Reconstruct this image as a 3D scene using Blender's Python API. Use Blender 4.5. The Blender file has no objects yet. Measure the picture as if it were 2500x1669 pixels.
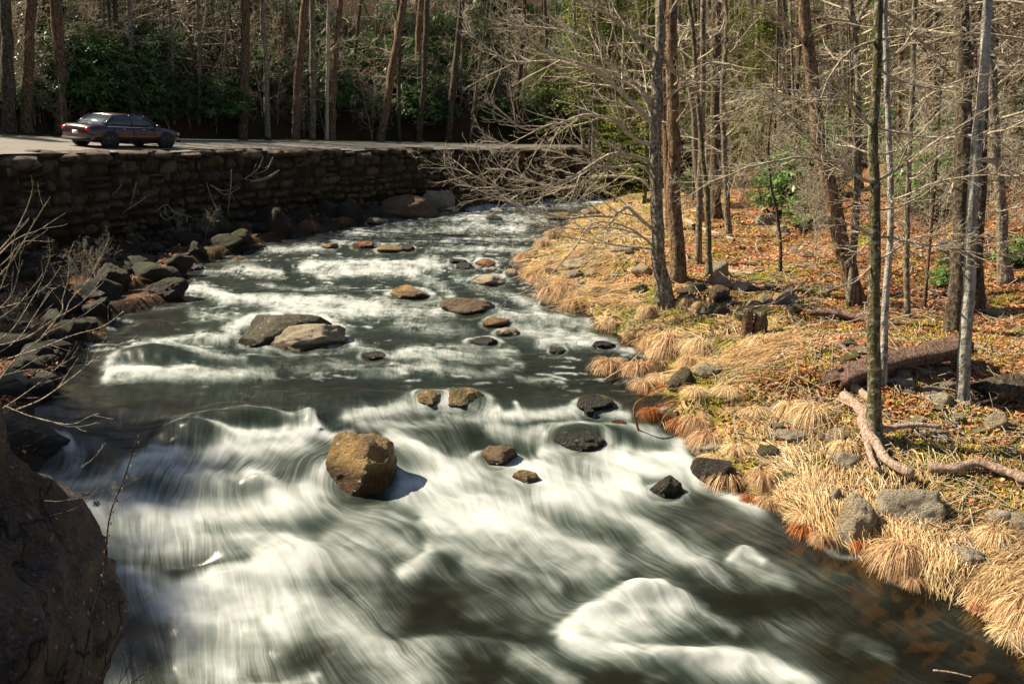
import bpy, math, random
import numpy as np
from mathutils import Vector
rng = np.random.default_rng(7); random.seed(7)
# ---------------------------------------------------------------- camera, sky, sun
SC = bpy.context.scene; COL = SC.collection
CZ = 4.5; PITCH = math.radians(13.97); F = 1944.0
cam_d = bpy.data.cameras.new('camera'); cam = bpy.data.objects.new('camera', cam_d); COL.objects.link(cam)
cam_d.sensor_width = 36; cam_d.lens = 28.0; cam_d.clip_start = 0.05; cam_d.clip_end = 2000
cam.location = (0, 0, CZ); cam.rotation_euler = (math.pi/2 - PITCH, 0, 0)
SC.camera = cam
SUN_EL = math.radians(44); SUN_H = (-0.953, 0.303)
W = bpy.data.worlds.new('World'); SC.world = W; W.use_nodes = True
nt = W.node_tree; bg = nt.nodes['Background']; sky = nt.nodes.new('ShaderNodeTexSky')
sky.sky_type = 'NISHITA'; sky.sun_disc = False; sky.sun_elevation = SUN_EL
sky.sun_rotation = math.atan2(SUN_H[0], SUN_H[1]); sky.air_density = 1.0; sky.dust_density = 1.5
nt.links.new(sky.outputs[0], bg.inputs[0]); bg.inputs[1].default_value = 0.05
sd = bpy.data.lights.new('sun', 'SUN'); sd.energy = 5.0; sd.angle = math.radians(0.5); sd.color = (1.0, 0.885, 0.69)
sun = bpy.data.objects.new('sun', sd); COL.objects.link(sun)
sv = Vector((SUN_H[0]*math.cos(SUN_EL), SUN_H[1]*math.cos(SUN_EL), math.sin(SUN_EL)))
sun.rotation_euler = (-sv).to_track_quat('-Z', 'Y').to_euler(); sun.location = (-40, 10, 60)
SC.view_settings.view_transform = 'Standard'; SC.view_settings.look = 'None'
SC.view_settings.gamma = 1.0; SC.view_settings.exposure = 1.25
try: SC.view_settings.use_curve_mapping = False
except Exception: pass
SC.render.engine = 'CYCLES'
SC.cycles.max_bounces = 5; SC.cycles.transparent_max_bounces = 8
SC.cycles.diffuse_bounces = 2; SC.cycles.glossy_bounces = 2
SC.cycles.sample_clamp_indirect = 3.0
SC.cycles.use_denoising = True

# ---------------------------------------------------------------- maths helpers
CP, SP = math.cos(PITCH), math.sin(PITCH)
K = 2500.0/2349.0
def ray(px, py):
    """direction (per unit of forward distance y) of source pixel px,py of the 2500 wide frame"""
    px = np.asarray(px, float); py = np.asarray(py, float)
    a = (px-1250)/F; b = (834.5-py)/F
    dy = CP + b*SP; dz = -SP + b*CP
    return a/dy, dz/dy                     # x and z per metre of y
def sstep(a, b, x):
    t = np.clip((x-a)/(b-a), 0, 1); return t*t*(3-2*t)
def vnoise(x, y, seed=0):
    xi = np.floor(x).astype(np.int64); yi = np.floor(y).astype(np.int64)
    xf = x-xi; yf = y-yi; u = xf*xf*(3-2*xf); v = yf*yf*(3-2*yf)
    def h(a, b):
        n = (a*374761393 + b*668265263 + seed*974711) & 0xffffffff
        n = ((n ^ (n >> 13))*1274126177) & 0xffffffff
        return ((n ^ (n >> 16)) & 0xffff)/65535.0
    return (h(xi, yi)*(1-u)+h(xi+1, yi)*u)*(1-v) + (h(xi, yi+1)*(1-u)+h(xi+1, yi+1)*u)*v
def fbm(x, y, seed=0, octv=4):
    s = 0; a = 0.5
    for o in range(octv):
        s = s + a*vnoise(x*2**o+o*17.3, y*2**o+o*9.1, seed+o); a *= 0.5
    return s/(1-0.5**octv)

# ---------------------------------------------------------------- the lie of the land
_py = np.array([2, 5.0, 6.2, 7.2, 8.2, 9.4, 10.3, 11.1, 11.65, 13.5, 16.5, 18, 20.5, 22, 26, 27.5, 33, 38, 45, 60, 80])
_pz = np.array([-.75, -.62, -.42, -.24, -.10, 0.02, .10, .26, .53, .60, .64, .74, .80, .92, .98, 1.1, 1.22, 1.34, 1.5, 1.8, 2.2])
def zw(x, y):
    x = np.asarray(x, float)
    yy = y + 1.6*sstep(-1.0, -4.0, x)*sstep(8.5, 10, y)*(1-sstep(14, 17, y)) - 0.9*sstep(-1.5, -3.6, x)*(1-sstep(7, 9, y))
    return np.interp(yy, _py, _pz)
def hit(px, py, fn, y0=2.5, y1=130., n=500):
    """first meeting of the pixel ray with the height function fn(x,y)"""
    px = np.atleast_1d(np.asarray(px, float)); py = np.atleast_1d(np.asarray(py, float))
    rx, rz = ray(px, py); ys = y0*(y1/y0)**(np.arange(n)/(n-1.0))
    X = rx[:, None]*ys[None, :]; Z = CZ + rz[:, None]*ys[None, :]
    below = Z < fn(X, np.broadcast_to(ys, X.shape))
    idx = np.where(below.any(1), below.argmax(1), n-1); idx = np.maximum(idx, 1)
    lo = ys[idx-1]; hi = ys[idx]
    for _ in range(14):
        m = (lo+hi)/2; b = CZ+rz*m < fn(rx*m, m); hi = np.where(b, m, hi); lo = np.where(b, lo, m)
    return np.stack([rx*hi, hi, fn(rx*hi, hi)], 1)
_SR = np.array([(1560,478),(1500,490),(1450,505),(1400,530),(1372,555),(1345,580),(1300,610),(1260,640),(1275,670),(1309,702),(1320,745),(1420,768),(1460,805),(1575,867),(1640,915),(1585,955),(1640,985),(1600,1015),(1690,1065),(1690,1150),(1800,1203),(1850,1245),(1916,1266),(2055,1341),(2192,1405),(2373,1470),(2500,1565),(2600,1650)], float)
_SL = np.array([(1118,510),(1000,532),(926,540),(788,564),(596,617),(500,645),(462,690),(452,735),(320,766),(234,840),(149,958),(106,1021),(150,1128),(110,1170),(150,1373),(215,1511),(290,1669)], float)
_r = hit(_SR[:, 0], _SR[:, 1], zw); _l = hit(_SL[:, 0], _SL[:, 1], zw)
_r = _r[np.argsort(_r[:, 1])]; _l = _l[np.argsort(_l[:, 1])]
_ry = np.concatenate([[0], _r[:, 1], [52, 62, 90]]); _rx = np.concatenate([[_r[0, 0]], _r[:, 0], [11, 22, 40]])
_ly = np.concatenate([[0], _l[:, 1], [44, 48, 56, 66, 90]]); _lx = np.concatenate([[_l[0, 0]-.2], _l[:, 0], [1.6, 6.6, 15, 26, 50]])
def XR(y): return np.interp(y, _ry, _rx)
def XL(y): return np.interp(y, _ly, _lx)
# wall line (stream face of the retaining wall, top), smoothed
_wp = np.array([(-12.6,6),(-13.4,13),(-13.6,20),(-12.7,26),(-10.3,31.2),(-5.2,38.4),(1.1,43.5),(6.2,47.5),(13,53),(22,60),(34,66),(50,70),(80,70)], float)
def crom(P, m=8):
    P = np.asarray(P, float); Q = np.vstack([2*P[0]-P[1], P, 2*P[-1]-P[-2]]); out = []
    for i in range(1, len(Q)-2):
        t = np.arange(m)/m; t = t[:, None]; a, b, c, d = Q[i-1], Q[i], Q[i+1], Q[i+2]
        out.append(0.5*((2*b)+(c-a)*t+(2*a-5*b+4*c-d)*t*t+(3*b-a-3*c+d)*t**3))
    return np.vstack(out+[P[-1:]])
WL = crom(_wp, 8); _wd = np.diff(WL, axis=0); WS = np.concatenate([[0], np.cumsum(np.hypot(_wd[:, 0], _wd[:, 1]))])
def wall_at(s, off=0.0):
    x = np.interp(s, WS, WL[:, 0]); y = np.interp(s, WS, WL[:, 1])
    tx = np.interp(s+.6, WS, WL[:, 0])-np.interp(s-.6, WS, WL[:, 0]); ty = np.interp(s+.6, WS, WL[:, 1])-np.interp(s-.6, WS, WL[:, 1])
    n = np.hypot(tx, ty)+1e-9; tx, ty = tx/n, ty/n
    return x-ty*off, y+tx*off, tx, ty          # positive offset = away from the stream
# signed distance to wall line on a coarse grid
_gx = np.arange(-120, 140.1, 1.0); _gy = np.arange(-5, 200.1, 1.0)
_GX, _GY = np.meshgrid(_gx, _gy, indexing='ij')
_best = np.full(_GX.shape, 1e9); _gs = np.zeros(_GX.shape)
for i in range(len(WL)-1):
    ax, ay = WL[i]; dx, dy = _wd[i]; L2 = dx*dx+dy*dy
    t = ((_GX-ax)*dx+(_GY-ay)*dy)/L2
    if i > 0 and i < len(WL)-2: t = np.clip(t, 0, 1)
    elif i == 0: t = np.minimum(t, 1)
    else: t = np.maximum(t, 0)
    qx = _GX-ax-t*dx; qy = _GY-ay-t*dy; d = np.hypot(qx, qy); sg = np.sign(dx*(_GY-ay)-dy*(_GX-ax))
    m = d < np.abs(_best); _best = np.where(m, d*sg, _best); _gs = np.where(m, WS[i]+t*math.sqrt(L2), _gs)
def bil(G, x, y):
    fx = np.clip((np.asarray(x)-_gx[0]), 0, len(_gx)-1.001); fy = np.clip((np.asarray(y)-_gy[0]), 0, len(_gy)-1.001)
    i = fx.astype(int); j = fy.astype(int); u = fx-i; v = fy-j
    return (G[i, j]*(1-u)+G[i+1, j]*u)*(1-v)+(G[i, j+1]*(1-u)+G[i+1, j+1]*u)*v
def SW(x, y): return bil(_best, x, y)
def road_z(s, o):
    """height of the road, verge and hill at arc s and offset o behind the wall line"""
    near = 4.22 - 0.0*s; k = np.interp(s, [0, 14, 25, 34, 48, 70], [.70, .66, .50, .42, .22, .15])
    z = near + k*np.clip(o/7.0, 0, 1)
    h = np.maximum(o-8.2, 0)
    return z + 0.05*np.clip(o-7, 0, 1.2) + 0.62*h*sstep(0, 3, h) + 0.9*(fbm(s*.22+3, o*.22, 5, 3)-.5)*sstep(0, 6, h)
def ground(x, y):
    """stream bed and both banks"""
    x = np.asarray(x, float); y = np.asarray(y, float) + 0*x
    w = zw(x, y); xr = XR(y); xl = XL(y); near = np.clip(14/np.maximum(y, 3), .35, 1.6)
    dr = x-xr; dl = xl-x
    bed = w-0.10-0.08*sstep(0, .35, np.minimum(-dr, -dl))-0.50*sstep(0, np.where(y < 10, 3.8, 2.2), np.minimum(-dr, -dl))
    D = np.maximum(dr, 0)
    n1 = fbm(x*.55, y*.55, 1, 3)-.5; n2 = fbm(x*2.3, y*2.3, 2, 2)-.5
    right = w-.10+.34*sstep(0, .55, D)+.30*sstep(.4, 3.2, D)+.035*D+.27*np.maximum(D-7, 0)*sstep(7, 12, D) + (.45*n1+.10*n2)*sstep(.1, 1.5, D)
    right = right + .16*np.maximum(y-46, 0)*sstep(1, 6, D)
    L = np.maximum(dl, 0); sw = SW(x, y)
    left = w-.10+.32*sstep(0, .5, L)+.055*L + (.5*n1+.16*n2)*sstep(.1, 1.5, L)
    left = np.minimum(left, 3.0)
    z = np.where(dr > 0, right, np.where(dl > 0, left, bed+.05*n2))
    return z
def allh(x, y):
    sw = SW(x, y)
    return np.where(sw > 0.15, road_z(bil(_gs, x, y), sw), ground(x, y))

# ---------------------------------------------------------------- mesh helpers
def mesh(name, V, Fc, mats=(), smooth=False, attrs=None, mi=None):
    """V (n,3); Fc (m,3|4) array or list of such arrays"""
    V = np.ascontiguousarray(V, dtype=np.float32)
    if not isinstance(Fc, list): Fc = [Fc]
    Fc = [np.asarray(f, dtype=np.int32) for f in Fc if len(f)]
    me = bpy.data.meshes.new(name)
    nl = sum(f.size for f in Fc); nf = sum(len(f) for f in Fc)
    me.vertices.add(len(V)); me.vertices.foreach_set('co', V.ravel())
    me.loops.add(nl); me.loops.foreach_set('vertex_index', np.concatenate([f.ravel() for f in Fc]))
    tot = np.concatenate([np.full(len(f), f.shape[1], np.int32) for f in Fc])
    me.polygons.add(nf); me.polygons.foreach_set('loop_start', np.concatenate([[0], np.cumsum(tot)[:-1]]).astype(np.int32))
    try: me.polygons.foreach_set('loop_total', tot)
    except Exception: pass
    if smooth: me.polygons.foreach_set('use_smooth', np.ones(nf, bool))
    if mi is not None: me.polygons.foreach_set('material_index', np.asarray(mi, np.int32))
    for k, a in (attrs or {}).items():
        a = np.asarray(a, np.float32)
        if a.ndim == 1:
            at = me.attributes.new(k, 'FLOAT', 'POINT'); at.data.foreach_set('value', a)
        else:
            at = me.attributes.new(k, 'FLOAT_VECTOR', 'POINT'); at.data.foreach_set('vector', np.ascontiguousarray(a).ravel())
    me.update(calc_edges=True); me.validate()
    for m in (mats if isinstance(mats, (list, tuple)) else [mats]): me.materials.append(m)
    return me
def link(name, me, parent=None, loc=None, rot=None, scale=None):
    o = bpy.data.objects.new(name, me); COL.objects.link(o)
    if parent is not None: o.parent = parent
    if loc is not None: o.location = [float(v) for v in loc]
    if rot is not None: o.rotation_euler = rot
    if scale is not None: o.scale = scale if hasattr(scale, '__len__') else (scale,)*3
    return o
def tag(o, label, cat, group=None):
    o['label'] = label; o['category'] = cat
    if group: o['group'] = group
    return o
def kind(o, k): o['kind'] = k; return o
class MB:
    def __init__(s): s.V = []; s.F = []; s.A = []; s.n = 0
    def add(s, V, Fc, a=0.0):
        V = np.asarray(V, float); s.V.append(V)
        for f in (Fc if isinstance(Fc, list) else [Fc]):
            if len(f): s.F.append(np.asarray(f)+s.n)
        s.A.append(np.full(len(V), a) if np.isscalar(a) else np.asarray(a)); s.n += len(V)
    def tube(s, P, R, sides=6, cap=True, a=0.0, rough=0.0):
        P = np.asarray(P, float); n = len(P); R = np.broadcast_to(np.asarray(R, float), (n,))
        T = np.gradient(P, axis=0); T /= np.linalg.norm(T, axis=1)[:, None]+1e-9
        ref = np.array([0, 0, 1.]) if abs(T[0, 2]) < .8 else np.array([1., 0, 0])
        U = np.cross(T, ref); U /= np.linalg.norm(U, axis=1)[:, None]+1e-9; Wv = np.cross(T, U)
        ang = np.arange(sides)*2*math.pi/sides
        rr = R[:, None]*(1+rough*(rng.random((n, sides))-.5)) if rough else np.repeat(R[:, None], sides, 1)
        V = P[:, None, :]+rr[:, :, None]*(np.cos(ang)[None, :, None]*U[:, None, :]+np.sin(ang)[None, :, None]*Wv[:, None, :])
        V = V.reshape(-1, 3); i = np.arange(n-1)[:, None]*sides; j = np.arange(sides)[None, :]; j2 = (j+1) % sides
        Q = np.stack([i+j, i+j2, i+sides+j2, i+sides+j], -1).reshape(-1, 4); Fs = [Q]
        if cap and sides > 3:
            V = np.vstack([V, P[:1], P[-1:]]); c0 = n*sides; k = np.arange(sides); k2 = (k+1) % sides
            Fs.append(np.stack([np.full(sides, c0), k2, k], 1)); Fs.append(np.stack([np.full(sides, c0+1), (n-1)*sides+k, (n-1)*sides+k2], 1))
        s.add(V, Fs, a)
    def box(s, c, d, rot=None, a=0.0):
        c = np.asarray(c, float); d = np.asarray(d, float)/2
        V = np.array([(x, y, z) for x in (-1, 1) for y in (-1, 1) for z in (-1, 1)], float)*d
        if rot is not None: V = V@np.asarray(rot).T
        s.add(V+c, np.array([(0,1,3,2),(4,6,7,5),(0,4,5,1),(2,3,7,6),(0,2,6,4),(1,5,7,3)]), a)
    def me(s, name, mats, smooth=False, att='var'):
        tri = [f for f in s.F if f.shape[1] == 3]; qd = [f for f in s.F if f.shape[1] == 4]
        Fs = ([np.vstack(tri)] if tri else [])+([np.vstack(qd)] if qd else [])
        return mesh(name, np.vstack(s.V), Fs, mats, smooth, {att: np.concatenate(s.A)})

# ---------------------------------------------------------------- material helpers
class NB:
    def __init__(s, name):
        s.m = bpy.data.materials.new(name); s.m.use_nodes = True; s.t = s.m.node_tree; s.p = s.t.nodes['Principled BSDF']; s.out = s.t.nodes['Material Output']
    def n(s, typ, **kw):
        nd = s.t.nodes.new(typ)
        for k, v in kw.items():
            if k in ('ins',):
                for a, b in v.items(): s.put(nd, a, b)
            else: setattr(nd, k, v)
        return nd
    def put(s, nd, a, b):
        if isinstance(b, bpy.types.NodeSocket): s.t.links.new(b, nd.inputs[a])
        elif isinstance(b, (tuple, list)) and len(b) == 3 and nd.inputs[a].type == 'RGBA': nd.inputs[a].default_value = (*b, 1)
        else: nd.inputs[a].default_value = b
    def coord(s, which='Object', scale=None):
        c = s.n('ShaderNodeTexCoord').outputs[which]
        if scale is not None:
            mp = s.n('ShaderNodeMapping'); s.put(mp, 0, c); mp.inputs['Scale'].default_value = scale; c = mp.outputs[0]
        return c
    def world(s, scale=None):
        c = s.n('ShaderNodeNewGeometry').outputs['Position']
        if scale is not None:
            mp = s.n('ShaderNodeMapping'); s.put(mp, 0, c); mp.inputs['Scale'].default_value = scale; c = mp.outputs[0]
        return c
    def noise(s, v, scale, detail=4, rough=.55, dist=0, out=0):
        return s.n('ShaderNodeTexNoise', ins={'Vector': v, 'Scale': scale, 'Detail': detail, 'Roughness': rough, 'Distortion': dist}).outputs[out]
    def vor(s, v, scale, feature='F1', out=0):
        nd = s.n('ShaderNodeTexVoronoi', ins={'Vector': v, 'Scale': scale}); nd.feature = feature; return nd.outputs[out]
    def ramp(s, f, *stops):
        r = s.n('ShaderNodeValToRGB'); s.put(r, 0, f); e = r.color_ramp.elements
        while len(e) < len(stops): e.new(0.5)
        for el, (p, c) in zip(e, stops):
            el.position = p; el.color = (*c, 1) if hasattr(c, '__len__') else (c, c, c, 1)
        return r.outputs[0]
    def mix(s, f, a, b, mode='MIX'):
        m = s.n('ShaderNodeMix', data_type='RGBA', blend_type=mode); s.put(m, 0, f); s.put(m, 6, a); s.put(m, 7, b); return m.outputs[2]
    def math(s, op, a, b=None, c=None, clamp=False):
        m = s.n('ShaderNodeMath', operation=op); m.use_clamp = clamp; s.put(m, 0, a)
        if b is not None: s.put(m, 1, b)
        if c is not None: s.put(m, 2, c)
        return m.outputs[0]
    def mr(s, f, a, b, c=0., d=1.):
        m = s.n('ShaderNodeMapRange'); s.put(m, 0, f)
        for i, v in enumerate((a, b, c, d)): s.put(m, i+1, v)
        return m.outputs[0]
    def attr(s, name, out='Fac'): return s.n('ShaderNodeAttribute', attribute_name=name).outputs[out]
    def rnd(s): return s.n('ShaderNodeObjectInfo').outputs['Random']
    def nz(s): 
        g = s.n('ShaderNodeNewGeometry').outputs['Normal']; x = s.n('ShaderNodeSeparateXYZ'); s.put(x, 0, g); return x.outputs[2]
    def bump(s, h, strength=.5, dist=.02):
        return s.n('ShaderNodeBump', ins={'Height': h, 'Strength': strength, 'Distance': dist}).outputs[0]
    def done(s, col=None, rough=None, normal=None, spec=None):
        for k, v in (('Base Color', col), ('Roughness', rough), ('Normal', normal), ('Specular IOR Level', spec)):
            if v is not None: s.put(s.p, k, v)
        return s.m
def M_rock(name, c1, c2, moss=.3, lichen=.3, mosscol=(.10, .11, .018), wet=None, sc=1.0, rough=.75):
    b = NB(name); co = b.coord('Object'); r = b.rnd(); off = b.n('ShaderNodeVectorMath', operation='ADD'); b.put(off, 0, co)
    cb = b.n('ShaderNodeCombineXYZ'); b.put(cb, 0, b.math('MULTIPLY', r, 37.0)); b.put(cb, 1, b.math('MULTIPLY', r, 11.0)); b.put(off, 1, cb.outputs[0]); v = off.outputs[0]
    n1 = b.noise(v, 2.2*sc, 6, .62); n2 = b.noise(v, 14*sc, 5, .7); n3 = b.noise(v, 55*sc, 3, .6)
    col = b.mix(b.ramp(n1, (.32, 0.), (.68, 1.)), c1, c2)
    col = b.mix(b.ramp(n2, (.42, .0), (.80, .6)), col, tuple(x*.42 for x in c1))
    col = b.mix(b.math('MULTIPLY', b.ramp(n3, (.5, 0.), (.72, 1.)), .4), col, tuple(min(1, x*1.7) for x in c2))
    li = b.ramp(b.math('ADD', b.vor(v, 9*sc), b.math('MULTIPLY', n2, .35)), (.26, 1.), (.40, 0.))
    col = b.mix(b.math('MULTIPLY', b.math('MULTIPLY', li, b.ramp(b.noise(v, 1.3*sc, 2), (.4, 0.), (.6, 1.))), lichen), col, (.48, .47, .37))
    mm = b.math('ADD', b.math('MULTIPLY', b.nz(), .35), b.math('ADD', b.math('MULTIPLY', b.noise(v, 3.1*sc, 5, .65), .9), moss-.75))
    mm = b.ramp(mm, (.36, 0.), (.50, 1.))
    mc = b.mix(b.noise(v, 30*sc, 3), mosscol, tuple(min(1, x*2.3) for x in mosscol))
    col = b.mix(mm, col, mc)
    col = b.mix(b.math('MULTIPLY', r, .35), col, tuple(x*.5 for x in c1))
    rg = rough
    if wet is not None:
        w = b.ramp(b.math('ADD', b.attr('wet'), b.math('MULTIPLY', b.math('SUBTRACT', n1, .5), .35)), (.35, 0.), (.55, 1.))
        col = b.mix(w, col, b.mix(1.0, col, (.30, .26, .22), 'MULTIPLY')); rg = b.mr(w, 0., 1., rough, .22)
    nn = b.bump(b.math('ADD', b.math('ADD', n2, n1), b.math('MULTIPLY', n3, .5)), 1., .11/sc)
    return b.done(col, rg, nn, .35)

LM_L = [(20,'behind the dark trunk at the picture edge'),(150,'behind the copper-lit trunk'),(300,'above the car'),(470,'behind the thin striped trunks'),(600,'behind the prominent straight trunk'),(740,'behind the paired trunks'),(930,'behind the orange leaning trunk'),(1030,'behind the pinkish trunk'),(1150,'behind the broken yellowish stem'),(1330,'behind the sweeping limbs')]
LM_R = [(1480,'at the river bend'),(1640,'behind the thick lichen-specked trunk'),(1720,'behind the slim pair of trunks'),(1785,'near the lone slim trunk'),(1900,'near the crooked sapling'),(2010,'behind the curving trunk'),(2140,'behind the foreground trunk'),(2220,'behind the straight thin trunk'),(2335,'behind the stout trunk'),(2390,'behind the birch'),(2470,'by the flared trunk')]
LM_B = [(20,'under the willow twigs'),(160,'beside the long pale slab'),(280,'by the pale leaning rock'),(400,'near the mossy wedge rock'),(500,'near the peaked boulder'),(670,'by the leaning mossy slabs'),(800,'near the sunlit sloping slab')]
def near(lm, px): return min(lm, key=lambda q: abs(q[0]-px))[1]
LM_S = [(5.8,'by the brown pool'),(7.4,'near the egg-shaped boulder'),(9.3,'near the wet black rock'),(10.8,'below the tilted mossy block'),(12.3,'by the reed spit'),(14.5,'at the undercut bend'),(18,'near the mossy waterline rocks'),(24,'on the gravel point')]
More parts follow.
